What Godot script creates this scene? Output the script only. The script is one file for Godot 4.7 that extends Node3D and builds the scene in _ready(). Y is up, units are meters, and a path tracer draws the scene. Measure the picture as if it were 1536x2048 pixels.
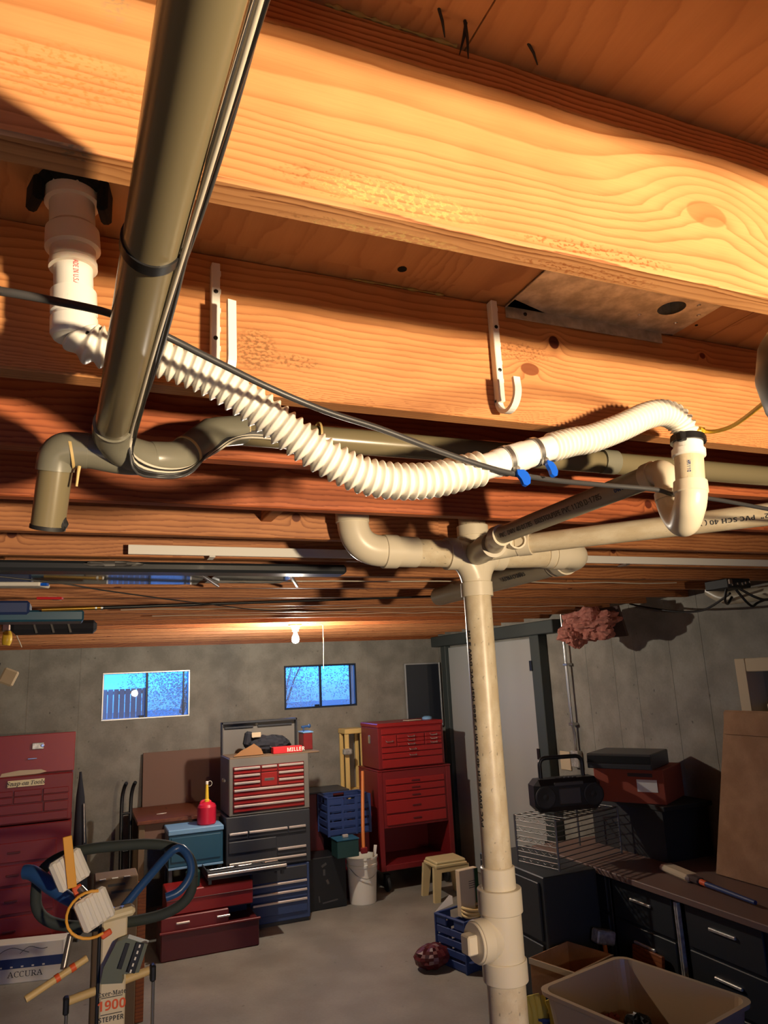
extends Node3D
# Basement ceiling with drain plumbing, looking towards the tool chests at the far wall.

const YJ := 2.3975      # underside of the joists
const YS := 2.625       # underside of the plywood deck
const ZW := -7.594      # face of the far wall
const XR := 3.815       # face of the right wall
const XL := -4.5
const ZB := 4.0

var M := {}
var used := {}
var uvo := Vector2.ZERO

func _ready():
	# ---- camera
	var cam := Camera3D.new()
	cam.name = "camera"
	cam.fov = 70.435
	cam.near = 0.02
	var r := Vector3(0.92406736, -0.0459776, 0.37945432)
	var u := Vector3(-0.04238971, 0.97428816, 0.22128192)
	var f := Vector3(0.37987186, 0.22056436, -0.89835891)
	cam.transform = Transform3D(Basis(r, u, -f), Vector3(0, 1.965, 0))
	add_child(cam)
	cam.current = true
	# ---- dusk sky outside the windows
	var we := WorldEnvironment.new()
	we.name = "environment"
	var env := Environment.new()
	env.background_mode = Environment.BG_SKY
	var sm := ProceduralSkyMaterial.new()
	sm.sky_top_color = Color(0.08, 0.45, 0.95)
	sm.sky_horizon_color = Color(0.14, 0.56, 1.0)
	sm.ground_bottom_color = Color(0.10, 0.25, 0.45)
	sm.ground_horizon_color = Color(0.20, 0.45, 0.75)
	sm.sky_energy_multiplier = 1.0
	var sky := Sky.new()
	sky.sky_material = sm
	env.sky = sky
	env.background_energy_multiplier = 6.0
	env.tonemap_mode = Environment.TONE_MAPPER_LINEAR
	env.tonemap_exposure = 1.0
	env.sdfgi_enabled = true
	env.ssao_enabled = true
	env.ssil_enabled = true
	we.environment = env
	add_child(we)

	make_materials()
	print("materials ", Time.get_ticks_msec())
	build_shell()
	build_ceiling()
	build_windows()
	build_outside()
	print("shell ", Time.get_ticks_msec())
	build_unseen_work_lamp(Vector3(1.1, 1.85, 1.0), Vector3(0.35, 2.5, -0.9), 10.5)
	build_unseen_low_lamp(Vector3(-0.5, 0.9, 1.0), 0.6)
	build_bulb(Vector3(1.569, YJ, -5.62), 2.4)
	build_vacuum_pipe()
	build_condensate_line()
	build_stack()
	build_hooks()
	build_duct_panel()
	build_cables()
	build_ceiling_storage()
	print("pipes ", Time.get_ticks_msec())
	build_left_cabinet()
	build_table_corner()
	build_mid_chest()
	build_between()
	build_tall_cabinet()
	build_right_wall_things()
	build_right_bench()
	build_floor_right()
	build_stepper()
	print("done ", Time.get_ticks_msec())

# ------------------------------------------------------------------ helpers
func numbered(n: String) -> String:
	if not used.has(n):
		used[n] = 0
		return n
	used[n] += 1
	return "%s_%03d" % [n, used[n]]

func thing(n: String, label: String, cat: String, pos := Vector3.ZERO, turn := 0.0, group := "") -> Node3D:
	var o := Node3D.new()
	o.name = numbered(n)
	add_child(o)
	o.position = pos
	o.rotation.y = turn
	o.set_meta("label", label)
	o.set_meta("category", cat)
	if group != "":
		o.set_meta("group", group)
	return o

func S() -> SurfaceTool:
	var s := SurfaceTool.new()
	s.begin(Mesh.PRIMITIVE_TRIANGLES)
	return s

# a part given in the local space of its parent
func L(parent: Node, n: String, s: SurfaceTool, m: Material, label := "") -> MeshInstance3D:
	var o := MeshInstance3D.new()
	o.name = n
	s.generate_tangents()
	o.mesh = s.commit()
	o.material_override = m
	parent.add_child(o, true)
	if label != "":
		o.set_meta("label", label)
	return o

# a part given in world space, its origin moved to its own middle
func P(parent: Node, n: String, s: SurfaceTool, m: Material, label := "") -> MeshInstance3D:
	var o := L(parent, n, s, m, label)
	var q := Vector3.ZERO
	var k := parent
	while k is Node3D and k != self:
		q += k.position
		k = k.get_parent()
	o.position = -q
	return o

func struct(n: String, s: SurfaceTool, m: Material) -> MeshInstance3D:
	var o := L(self, n, s, m)
	o.set_meta("kind", "structure")
	return o

func tri(s: SurfaceTool, a: Vector3, b: Vector3, c: Vector3, n: Vector3):
	var p := [a, c, b]
	var an := n.abs()
	for v in p:
		s.set_normal(n)
		var t: Vector2
		if an.z >= an.x and an.z >= an.y:
			t = Vector2(v.x, -v.y)
		elif an.y >= an.x:
			t = Vector2(v.x, v.z)
		else:
			t = Vector2(v.z, -v.y)
		s.set_uv(t + uvo)
		s.add_vertex(v)

# corners run counter-clockwise as seen from outside
func quad(s: SurfaceTool, a: Vector3, b: Vector3, c: Vector3, d: Vector3):
	var n := (b - a).cross(c - a)
	if n.length() < 1e-12:
		n = (c - a).cross(d - a)
	n = n.normalized()
	tri(s, a, b, c, n)
	tri(s, a, c, d, n)

# box with chamfered edges
func bx(s: SurfaceTool, c: Vector3, z: Vector3, bev := 0.0, B := Basis()):
	var h := z * 0.5
	if bev <= 0.0:
		var k := []
		for i in 8:
			k.append(c + B * Vector3(h.x * (1 if i & 1 else -1), h.y * (1 if i & 2 else -1), h.z * (1 if i & 4 else -1)))
		quad(s, k[4], k[5], k[7], k[6])
		quad(s, k[1], k[0], k[2], k[3])
		quad(s, k[5], k[1], k[3], k[7])
		quad(s, k[0], k[4], k[6], k[2])
		quad(s, k[6], k[7], k[3], k[2])
		quad(s, k[0], k[1], k[5], k[4])
		return
	bev = min(bev, min(h.x, min(h.y, h.z)) * 0.95)
	var sg := [-1.0, 1.0]
	for ax in 3:
		var a1 := (ax + 1) % 3
		var a2 := (ax + 2) % 3
		for sa in sg:
			var q := []
			for t in [[-1, -1], [1, -1], [1, 1], [-1, 1]]:
				var v := Vector3.ZERO
				v[ax] = sa * h[ax]
				v[a1] = t[0] * (h[a1] - bev)
				v[a2] = t[1] * (h[a2] - bev)
				q.append(c + B * v)
			if sa > 0:
				quad(s, q[0], q[1], q[2], q[3])
			else:
				quad(s, q[3], q[2], q[1], q[0])
		# edges along ax
		for s1 in sg:
			for s2 in sg:
				var q := []
				for t in [[-1, 0], [1, 0], [1, 1], [-1, 1]]:
					var v := Vector3.ZERO
					v[ax] = t[0] * (h[ax] - bev)
					v[a1] = s1 * (h[a1] - (0.0 if t[1] == 0 else bev))
					v[a2] = s2 * (h[a2] - (bev if t[1] == 0 else 0.0))
					q.append(c + B * v)
				quad_out(s, q, c)
	for sx in sg:
		for sy in sg:
			for sz in sg:
				var p1 := c + B * Vector3(sx * h.x, sy * (h.y - bev), sz * (h.z - bev))
				var p2 := c + B * Vector3(sx * (h.x - bev), sy * h.y, sz * (h.z - bev))
				var p3 := c + B * Vector3(sx * (h.x - bev), sy * (h.y - bev), sz * h.z)
				var n := (p2 - p1).cross(p3 - p1).normalized()
				if n.dot(p1 - c) > 0:
					tri(s, p1, p2, p3, n)
				else:
					tri(s, p1, p3, p2, -n)

func quad_out(s: SurfaceTool, q: Array, c: Vector3):
	var n: Vector3 = (q[1] - q[0]).cross(q[2] - q[0])
	var mid: Vector3 = (q[0] + q[2]) * 0.5
	if n.dot(mid - c) > 0:
		quad(s, q[0], q[1], q[2], q[3])
	else:
		quad(s, q[3], q[2], q[1], q[0])

# box by its two corners
func bb(s: SurfaceTool, x0: float, y0: float, z0: float, x1: float, y1: float, z1: float, bev := 0.0):
	bx(s, Vector3(x0 + x1, y0 + y1, z0 + z1) * 0.5, Vector3(abs(x1 - x0), abs(y1 - y0), abs(z1 - z0)), bev)

func perp(t: Vector3) -> Vector3:
	var a := Vector3.UP if abs(t.y) < 0.9 else Vector3.RIGHT
	return a.cross(t).normalized()

# smooth tube along points; rad is a number or one number per point
func tube(s: SurfaceTool, pts: Array, rad, sides := 14, caps := true, sq := 1.0):
	var n := pts.size()
	if rad is Array and rad.size() != n:
		var ra := []
		for i in n:
			var w: float = float(i) / (n - 1) * (rad.size() - 1)
			var k0 := int(w)
			ra.append(lerp(float(rad[k0]), float(rad[min(k0 + 1, rad.size() - 1)]), w - k0))
		rad = ra
	var T := []
	for i in n:
		var a: Vector3 = pts[max(i - 1, 0)]
		var b: Vector3 = pts[min(i + 1, n - 1)]
		T.append((b - a).normalized())
	var N: Vector3 = perp(T[0])
	var rings := []
	var nors := []
	var dist := 0.0
	var ds := []
	for i in n:
		if i > 0:
			dist += (pts[i] - pts[i - 1]).length()
			N = (N - T[i] * N.dot(T[i])).normalized()
		ds.append(dist)
		var Bn: Vector3 = T[i].cross(N).normalized()
		var rr: float = rad if not (rad is Array) else rad[i]
		var slope := 0.0
		if rad is Array:
			var i0: int = max(i - 1, 0)
			var i1: int = min(i + 1, n - 1)
			var dl: float = (pts[i1] - pts[i0]).length()
			if dl > 1e-7:
				slope = (rad[i1] - rad[i0]) / dl
		var ring := []
		var nor := []
		for k in sides + 1:
			var an := TAU * k / sides
			var d := N * cos(an) + Bn * sin(an) * sq
			ring.append(pts[i] + d * rr)
			nor.append((d - T[i] * slope).normalized())
		rings.append(ring)
		nors.append(nor)
	for i in n - 1:
		for k in sides:
			var ix := [[i, k], [i + 1, k + 1], [i, k + 1], [i, k], [i + 1, k], [i + 1, k + 1]]
			for e in ix:
				s.set_normal(nors[e[0]][e[1]])
				s.set_uv(Vector2(ds[e[0]], float(e[1]) / sides * 0.15) + uvo)
				s.add_vertex(rings[e[0]][e[1]])
	if caps:
		for e in [0, n - 1]:
			var nn: Vector3 = -T[0] if e == 0 else T[n - 1]
			for k in sides:
				if e == 0:
					tri(s, pts[0], rings[0][k + 1], rings[0][k], nn)
				else:
					tri(s, pts[e], rings[e][k], rings[e][k + 1], nn)

# surface of revolution from a along axis d; profile = [[distance, radius], ...], every segment with its own edge
func lathe(s: SurfaceTool, a: Vector3, d: Vector3, prof: Array, sides := 24, smooth := false):
	d = d.normalized()
	if smooth:
		var pts := []
		var rr := []
		for p in prof:
			pts.append(a + d * p[0])
			rr.append(p[1])
		tube(s, pts, rr, sides, true)
		return
	var N := perp(d)
	var Bn := d.cross(N).normalized()
	for i in prof.size() - 1:
		var p0 = prof[i]
		var p1 = prof[i + 1]
		var dl: float = p1[0] - p0[0]
		var dr: float = p1[1] - p0[1]
		if abs(dl) < 1e-9 and abs(dr) < 1e-9:
			continue
		var nl := Vector2(dl, -dr).normalized()
		for k in sides:
			var c := []
			for e in [[0, k], [1, k + 1], [0, k + 1], [0, k], [1, k], [1, k + 1]]:
				var an: float = TAU * e[1] / sides
				var dir := N * cos(an) + Bn * sin(an)
				var pp = p0 if e[0] == 0 else p1
				s.set_normal((dir * nl.x + d * nl.y).normalized())
				s.set_uv(Vector2(pp[0] + pp[1], float(e[1]) / sides * 0.15) + uvo)
				s.add_vertex(a + d * pp[0] + dir * pp[1])

# solid rod with stepped profile between two points; steps = [[t0, t1, r], ...] in metres from a
func rod(s: SurfaceTool, a: Vector3, b: Vector3, rr: float, sides := 24, bev := 0.0):
	var ln := (b - a).length()
	if bev > 0.0:
		lathe(s, a, b - a, [[0, 0], [0, rr - bev], [bev, rr], [ln - bev, rr], [ln, rr - bev], [ln, 0]], sides)
	else:
		lathe(s, a, b - a, [[0, 0], [0, rr], [ln, rr], [ln, 0]], sides)

# polyline with rounded corners
func rounded(pts: Array, rad: float, seg := 8) -> Array:
	var out := [pts[0]]
	for i in range(1, pts.size() - 1):
		var p: Vector3 = pts[i]
		var a: Vector3 = (pts[i - 1] - p)
		var b: Vector3 = (pts[i + 1] - p)
		var t: float = min(rad, min(a.length(), b.length()) * 0.49)
		var p0: Vector3 = p + a.normalized() * t
		var p1: Vector3 = p + b.normalized() * t
		for k in seg + 1:
			var w := float(k) / seg
			out.append(p0.lerp(p, w).lerp(p.lerp(p1, w), w))
	out.append(pts[-1])
	return out

func smoothed(pts: Array, step := 0.01) -> Array:
	var c := Curve3D.new()
	c.bake_interval = step
	var n := pts.size()
	for i in n:
		var t := Vector3.ZERO
		if i > 0 and i < n - 1:
			t = (pts[i + 1] - pts[i - 1]) / 6.0
		c.add_point(pts[i], -t, t)
	return Array(c.get_baked_points())

# extruded outline: polygon in the plane of basis x,y, thickness along basis z
func ext(s: SurfaceTool, poly: Array, th: float, o: Vector3, B := Basis()):
	var pv := PackedVector2Array(poly)
	if Geometry2D.is_polygon_clockwise(pv):
		pv.reverse()
	var ix := Geometry2D.triangulate_polygon(pv)
	var nz := B * Vector3(0, 0, 1)
	var pt := func(p: Vector2, z: float) -> Vector3: return o + B * Vector3(p.x, p.y, z)
	for i in range(0, ix.size(), 3):
		var a := pv[ix[i]]
		var b := pv[ix[i + 1]]
		var c := pv[ix[i + 2]]
		if (b - a).cross(c - a) < 0:
			var t := b
			b = c
			c = t
		tri(s, pt.call(a, th * 0.5), pt.call(b, th * 0.5), pt.call(c, th * 0.5), nz)
		tri(s, pt.call(a, -th * 0.5), pt.call(c, -th * 0.5), pt.call(b, -th * 0.5), -nz)
	for i in pv.size():
		var a := pv[i]
		var b := pv[(i + 1) % pv.size()]
		quad(s, pt.call(a, -th * 0.5), pt.call(b, -th * 0.5), pt.call(b, th * 0.5), pt.call(a, th * 0.5))

func txt(parent: Node, n: String, t: String, at: Vector3, B: Basis, h: float, m: Material, fname := "Droid Sans", squash := 1.0, bold := false) -> MeshInstance3D:
	var tm := TextMesh.new()
	tm.text = t
	var fo := SystemFont.new()
	fo.font_names = PackedStringArray([fname])
	if bold:
		fo.font_weight = 700
	tm.font = fo
	tm.font_size = 32
	tm.pixel_size = h / 24.0
	tm.depth = 0.0006
	tm.curve_step = 2.0
	var o := MeshInstance3D.new()
	o.name = n
	o.mesh = tm
	o.material_override = m
	parent.add_child(o, true)
	var q := Vector3.ZERO
	var k := parent
	while k is Node3D and k != self:
		q += k.position
		k = k.get_parent()
	o.transform = Transform3D(Basis(B.x * squash, B.y, B.z), at - q)
	return o

# basis with x along a and z as near as can be to n
func along(a: Vector3, n: Vector3) -> Basis:
	var x := a.normalized()
	var z := (n - x * n.dot(x)).normalized()
	return Basis(x, z.cross(x), z)

# ------------------------------------------------------------------ materials
func mat(col: Color, rough := 0.6, metal := 0.0, tex: Texture2D = null) -> StandardMaterial3D:
	var m := StandardMaterial3D.new()
	m.albedo_color = col
	m.roughness = rough
	m.metallic = metal
	if tex:
		m.albedo_texture = tex
	return m

func noise(sd: int, fr: float, oct := 3) -> FastNoiseLite:
	var n := FastNoiseLite.new()
	n.seed = sd
	n.noise_type = FastNoiseLite.TYPE_SIMPLEX_SMOOTH
	n.frequency = fr
	n.fractal_octaves = oct
	return n

func pw(xs: Array, ys: Array, x: float) -> float:
	for i in range(1, xs.size()):
		if x < xs[i]:
			return lerp(float(ys[i - 1]), float(ys[i]), (x - xs[i - 1]) / (xs[i] - xs[i - 1]))
	return ys[-1]

# board with growth rings; lengths in metres, y from the top edge; knots = [x, y, rx, ry, swirl, darkness]
func wood_tex(w: int, h: int, lx: float, ly: float, sd: int, light: Color, dark: Color, ys: Array, gs: Array, st: Array, knots := [], stains := [], warp := 1.0) -> ImageTexture:
	var n1 := noise(sd, 1.0, 2)
	var n2 := noise(sd + 7, 1.0, 2)
	var n3 := noise(sd + 19, 1.0, 3)
	var data := PackedByteArray()
	data.resize(w * h * 3)
	var G := PackedFloat32Array()
	var SS := PackedFloat32Array()
	var q := 0
	for j in h:
		var y := (j + 0.5) / h * ly
		for i in w:
			var x := (i + 0.5) / w * lx
			var yy := y + warp * 0.010 * n1.get_noise_2d(x * 2.2, y * 6.0) + warp * 0.0016 * n1.get_noise_2d(x * 14.0 + 40.0, y * 30.0) + x * 0.006
			var g := pw(ys, gs, yy)
			var kd := 0.0
			for k in knots:
				var dx: float = (x - k[0]) / k[2]
				var dy: float = (y - k[1]) / k[3]
				var d := dx * dx + dy * dy
				if d < 14.0:
					g += k[4] * exp(-d * 0.38) * (1.0 if not k[6] else sign(dy + 0.001))
					if d < 1.0:
						kd = max(kd, k[5] * smoothstep(1.0, 0.75, d))
			var t: float = g - floor(g)
			var ring: float = t * t * t * (1.0 - smoothstep(0.93, 1.0, t))
			var strength := pw(ys, st, yy)
			var fib := n2.get_noise_2d(x * 9.0, y * 420.0)
			var blot := n3.get_noise_2d(x * 5.0, y * 11.0)
			var m := clampf(ring * 1.6 * strength + 0.10 * fib * (0.4 + strength) + 0.13 * blot, -0.25, 1.0)
			m = lerp(m, 1.15, kd)
			var c := light.lerp(dark, m)
			for sn in stains:
				var ax: float = (x - sn[0]) / sn[2]
				var ay: float = (y - sn[1]) / sn[3]
				var dd := ax * ax + ay * ay
				if dd < 1.6:
					var e := smoothstep(1.5, 0.3, dd) * smoothstep(sn[6], sn[6] + 0.25, n3.get_noise_2d(x * 110.0 + 9.0, y * 190.0))
					c = c.lerp(sn[4], e * sn[5])
			data[q] = int(clampf(c.r, 0, 1) * 255.0)
			data[q + 1] = int(clampf(c.g, 0, 1) * 255.0)
			data[q + 2] = int(clampf(c.b, 0, 1) * 255.0)
			q += 3
	var im := Image.create_from_data(w, h, false, Image.FORMAT_RGB8, data)
	im.generate_mipmaps()
	return ImageTexture.create_from_image(im)

# mottled surface: two tones mixed by coarse and fine noise, with dark specks
func mottle_tex(n: int, sd: int, a: Color, b: Color, fr := 0.008, fine := 0.12, speck := 0.0, stretch := 1.0) -> ImageTexture:
	var c1 := noise(sd, fr, 5)
	var c2 := noise(sd + 3, fine, 2)
	var c3 := noise(sd + 5, 0.05, 2)
	var i1 := c1.get_seamless_image(n, n)
	var i2 := c2.get_seamless_image(n, n)
	var i3 := c3.get_seamless_image(n, n)
	var d1 := i1.get_data()
	var d2 := i2.get_data()
	var d3 := i3.get_data()
	var data := PackedByteArray()
	data.resize(n * n * 3)
	for i in n * n:
		var t := clampf((d1[i] / 255.0 - 0.5) * 1.5 + 0.5 + (d2[i] / 255.0 - 0.5) * 0.35, 0, 1)
		var c := a.lerp(b, t)
		if speck > 0.0 and d3[i] > 222:
			c = c.darkened(speck * (d3[i] - 222) / 33.0)
		data[i * 3] = int(c.r * 255.0)
		data[i * 3 + 1] = int(c.g * 255.0)
		data[i * 3 + 2] = int(c.b * 255.0)
	var im := Image.create_from_data(n, n, false, Image.FORMAT_RGB8, data)
	im.generate_mipmaps()
	return ImageTexture.create_from_image(im)

func tri_mat(tex: Texture2D, sc: float, rough := 0.85, metal := 0.0) -> StandardMaterial3D:
	var m := mat(Color.WHITE, rough, metal, tex)
	m.uv1_triplanar = true
	m.uv1_world_triplanar = true
	m.uv1_scale = Vector3.ONE * sc
	return m

func c8(r: int, g: int, b: int) -> Color:
	return Color(r / 255.0, g / 255.0, b / 255.0)

func make_materials():
	# first joist: x -0.15 .. 0.95, height 0.2275
	var t1 := wood_tex(1408, 300, 1.1, 0.2275, 11, c8(208, 150, 98), c8(132, 76, 38),
		[-0.02, 0.0, 0.05, 0.075, 0.12, 0.15, 0.2275, 0.26], [-2.6, 0, 6.5, 7.4, 8.3, 9.6, 18, 21], [0.85, 0.85, 0.75, 0.3, 0.18, 0.3, 0.34, 0.34],
		[[0.846, 0.129, 0.066, 0.036, 4.6, 0.0, false], [0.832, 0.131, 0.034, 0.018, 0.3, 0.30, false]],
		[[0.40, 0.205, 0.10, 0.018, c8(120, 70, 35), 0.6, 0.15], [0.42, 0.207, 0.09, 0.016, c8(240, 205, 130), 0.6, 0.0], [0.66, 0.218, 0.10, 0.010, c8(140, 70, 30), 0.6, 0.12],
		[0.13, 0.02, 0.012, 0.05, c8(120, 105, 85), 0.55, 0.0], [0.155, 0.065, 0.012, 0.03, c8(150, 135, 110), 0.5, 0.0], [0.12, 0.16, 0.06, 0.03, c8(190, 110, 50), 0.4, 0.1]], 0.8)
	M.joist1 = mat(Color.WHITE, 0.42, 0.0, t1)
	M.joist1.uv1_scale = Vector3(1 / 1.1, 1 / 0.2275, 1)
	M.joist1.uv1_offset = Vector3(0.15 / 1.1, YS / 0.2275, 0)
	# second joist: x -0.2 .. 1.4
	var t2 := wood_tex(1408, 224, 1.6, 0.2275, 23, c8(208, 146, 92), c8(136, 76, 40),
		[-0.02, 0.0, 0.1, 0.17, 0.21, 0.2275, 0.26], [-2, 0, 7, 13, 18, 23, 31], [0.42, 0.42, 0.4, 0.36, 0.4, 0.6, 0.7],
		[[0.944, 0.122, 0.021, 0.013, 2.2, 0.85, false], [1.004, 0.060, 0.012, 0.014, 2.0, 1.6, false], [1.379, 0.037, 0.008, 0.007, 1.6, 1.3, false]],
		[[0.434, 0.154, 0.035, 0.035, c8(120, 80, 45), 0.6, -0.05], [0.50, 0.165, 0.04, 0.012, c8(120, 80, 45), 0.6, 0.1], [0.93, 0.09, 0.06, 0.018, c8(120, 70, 35), 0.6, 0.1]], 1.0)
	M.joist2 = mat(Color.WHITE, 0.5, 0.0, t2)
	M.joist2.uv1_scale = Vector3(1 / 1.6, 1 / 0.2275, 1)
	M.joist2.uv1_offset = Vector3(0.2 / 1.6, YS / 0.2275, 0)
	var t3 := wood_tex(1024, 128, 2.4, 0.2275, 37, c8(194, 130, 82), c8(126, 70, 40),
		[-0.02, 0.0, 0.1, 0.2275, 0.26], [-2, 0, 7, 16, 19], [0.5, 0.5, 0.45, 0.6, 0.6],
		[[0.7, 0.1, 0.02, 0.014, 2.0, 1.0, false], [1.9, 0.16, 0.015, 0.015, 2.0, 1.2, false]], [], 1.2)
	M.joist = mat(Color.WHITE, 0.6, 0.0, t3)
	M.joist.uv1_scale = Vector3(1 / 2.4, 1 / 0.2275, 1)
	M.joist.uv1_offset = Vector3(0, YS / 0.2275, 0)
	M.joist_fir = M.joist.duplicate()
	M.joist_fir.albedo_color = c8(255, 214, 204)
	# plywood deck, face grain across the joists
	var t4 := wood_tex(768, 384, 1.6, 0.8, 51, c8(190, 140, 94), c8(140, 88, 54),
		[-0.05, 0.0, 0.2, 0.3, 0.5, 0.8, 0.9], [-2, 0, 4, 9, 12, 20, 24], [0.2, 0.2, 0.28, 0.4, 0.2, 0.3, 0.3],
		[[0.5, 0.25, 0.05, 0.03, 3.0, 0.4, false], [1.2, 0.55, 0.09, 0.04, 4.0, 0.2, false]], [], 4.0)
	M.ply = mat(Color.WHITE, 0.65, 0.0, t4)
	M.pine = mat(c8(190, 158, 116), 0.6, 0.0, t3)
	M.pine.uv1_scale = Vector3(0.6, 3, 1)
	# concrete
	var cw := mottle_tex(640, 5, c8(122, 118, 110), c8(146, 142, 133), 0.010, 0.15, 0.5)
	M.wall = tri_mat(cw, 0.45, 0.92)
	var cf := mottle_tex(640, 9, c8(124, 119, 112), c8(146, 141, 133), 0.007, 0.2, 0.25)
	M.floor = tri_mat(cf, 0.33, 0.55)
	M.seam = mat(c8(112, 107, 99), 0.95)
	# pipes
	M.pvc = mat(c8(222, 212, 190), 0.34)
	M.pvc_old = mat(Color.WHITE, 0.22, 0.0, mottle_tex(256, 61, c8(206, 190, 160), c8(222, 210, 184), 0.012, 0.2, 0.3))
	M.pvc_old.roughness = 0.36
	M.pvc_old.uv1_scale = Vector3(3, 8, 1)
	M.pvc_grey = mat(c8(184, 174, 152), 0.35)
	M.bristol = mat(c8(178, 170, 148), 0.4)
	M.hose = mat(c8(244, 240, 228), 0.35)
	M.white = mat(c8(240, 238, 232), 0.3)
	M.frosted = mat(c8(238, 222, 206), 0.45)
	M.frosted.subsurf_scatter_enabled = true
	M.frosted.subsurf_scatter_strength = 0.25
	M.vac = mat(c8(122, 112, 86), 0.24)
	M.vac_fit = mat(c8(124, 122, 108), 0.3)
	M.black = mat(c8(24, 24, 26), 0.4)
	M.rubber = mat(c8(30, 30, 32), 0.6)
	M.soot = mat(c8(14, 13, 13), 0.95)
	M.cable_grey = mat(c8(60, 60, 62), 0.4)
	M.cable_white = mat(c8(205, 198, 182), 0.5)
	M.yellow_cord = mat(c8(206, 160, 40), 0.5)
	M.tie = mat(c8(208, 180, 120), 0.5)
	M.steel = mat(c8(190, 190, 188), 0.28, 0.9)
	M.galv = mat(Color.WHITE, 0.42, 0.55, mottle_tex(256, 71, c8(176, 174, 166), c8(224, 222, 214), 0.02, 0.1))
	M.galv.uv1_scale = Vector3(4, 4, 1)
	M.blue_key = mat(c8(20, 92, 214), 0.3)
	M.ink_blue = mat(c8(36, 70, 128), 0.6)
	M.ink_dark = mat(c8(56, 56, 58), 0.6)
	M.ink_red = mat(c8(206, 40, 48), 0.6)
	# furniture and tools
	M.red = mat(c8(118, 28, 32), 0.42)
	M.red2 = mat(c8(146, 32, 32), 0.38)
	M.red_dark = mat(c8(84, 24, 28), 0.45)
	M.red_lid = mat(c8(136, 34, 38), 0.4)
	M.chrome = mat(c8(214, 212, 208), 0.2, 0.9)
	M.trim = mat(c8(214, 202, 194), 0.35, 0.5)
	M.craft_grey = mat(c8(116, 112, 106), 0.5)
	M.craft_dark = mat(c8(52, 54, 60), 0.45)
	M.blue_grey = mat(c8(50, 68, 110), 0.5)
	M.navy = mat(c8(40, 60, 112), 0.5)
	M.cream = mat(c8(226, 212, 172), 0.5)
	M.brown_board = mat(c8(120, 92, 80), 0.8)
	M.wood_top = mat(Color.WHITE, 0.5, 0.0, t3)
	M.wood_top.albedo_color = c8(150, 118, 110)
	M.teal = mat(c8(36, 84, 110), 0.35)
	M.lightblue = mat(c8(120, 165, 205), 0.4)
	M.can_red = mat(c8(206, 36, 64), 0.35)
	M.yellow = mat(c8(236, 196, 60), 0.4)
	M.ladder_yellow = mat(c8(226, 192, 120), 0.5)
	M.bag_black = mat(c8(34, 36, 46), 0.85)
	M.cloth_brown = mat(c8(150, 108, 70), 0.9)
	M.orange_wood = mat(c8(196, 112, 52), 0.5)
	M.green_dark = mat(c8(28, 62, 62), 0.5)
	M.bucket = mat(c8(226, 222, 210), 0.4)
	M.stool = mat(c8(216, 198, 150), 0.45)
	M.door = mat(c8(172, 175, 174), 0.5)
	M.frame_green = mat(c8(58, 66, 66), 0.6)
	M.alu = mat(c8(196, 198, 200), 0.35, 0.7)
	M.dark_frame = mat(c8(40, 52, 72), 0.4, 0.3)
	M.mirror = mat(c8(40, 44, 52), 0.08)
	M.plastic_black = mat(c8(26, 28, 32), 0.4)
	M.plastic_grey = mat(c8(72, 70, 70), 0.4)
	M.card = mat(Color.WHITE, 0.9, 0.0, mottle_tex(256, 81, c8(150, 112, 80), c8(172, 132, 98), 0.02, 0.3))
	M.card_red = mat(c8(150, 66, 44), 0.8)
	M.card_pale = mat(c8(196, 178, 150), 0.85)
	M.paper = mat(c8(232, 228, 218), 0.8)
	M.dark_desk = mat(c8(40, 44, 48), 0.5)
	M.desk_top = mat(c8(116, 92, 82), 0.55)
	M.wire = mat(c8(128, 126, 124), 0.4, 0.7)
	M.tote = mat(c8(188, 166, 136), 0.35)
	M.glove = mat(c8(206, 186, 84), 0.8)
	M.insul = mat(Color.WHITE, 1.0, 0.0, mottle_tex(256, 91, c8(150, 86, 76), c8(188, 126, 110), 0.03, 0.2))
	M.insul.uv1_triplanar = true
	M.insul.uv1_scale = Vector3.ONE * 3.0
	M.kraft = mat(c8(74, 56, 52), 0.9)
	M.beige = mat(c8(222, 208, 176), 0.4)
	M.strap = mat(c8(236, 168, 48), 0.5)
	M.orange = mat(c8(226, 92, 44), 0.5)
	M.foam_dark = mat(c8(52, 60, 58), 0.8)
	M.blue_tube = mat(c8(40, 78, 130), 0.35)
	M.dowel = mat(c8(214, 184, 124), 0.5)
	M.console = mat(c8(104, 112, 100), 0.55)
	M.olive = mat(c8(116, 96, 76), 0.8)
	M.foliage = mat(c8(186, 196, 186), 0.9)
	M.fence = mat(c8(80, 84, 92), 0.9)
	M.soil = mat(c8(110, 104, 96), 1.0)
	M.glass = mat(Color(0.9, 0.96, 1.0, 0.12), 0.005)
	M.glass.transparency = BaseMaterial3D.TRANSPARENCY_ALPHA
	M.glue = mat(c8(176, 156, 92), 0.5)
	M.cord = mat(c8(226, 206, 160), 0.6)
	M.porcelain = mat(c8(238, 234, 224), 0.3)
	M.sheet = mat(c8(70, 72, 74), 0.06)
	M.poly = mat(c8(44, 48, 54), 0.3)

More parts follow.
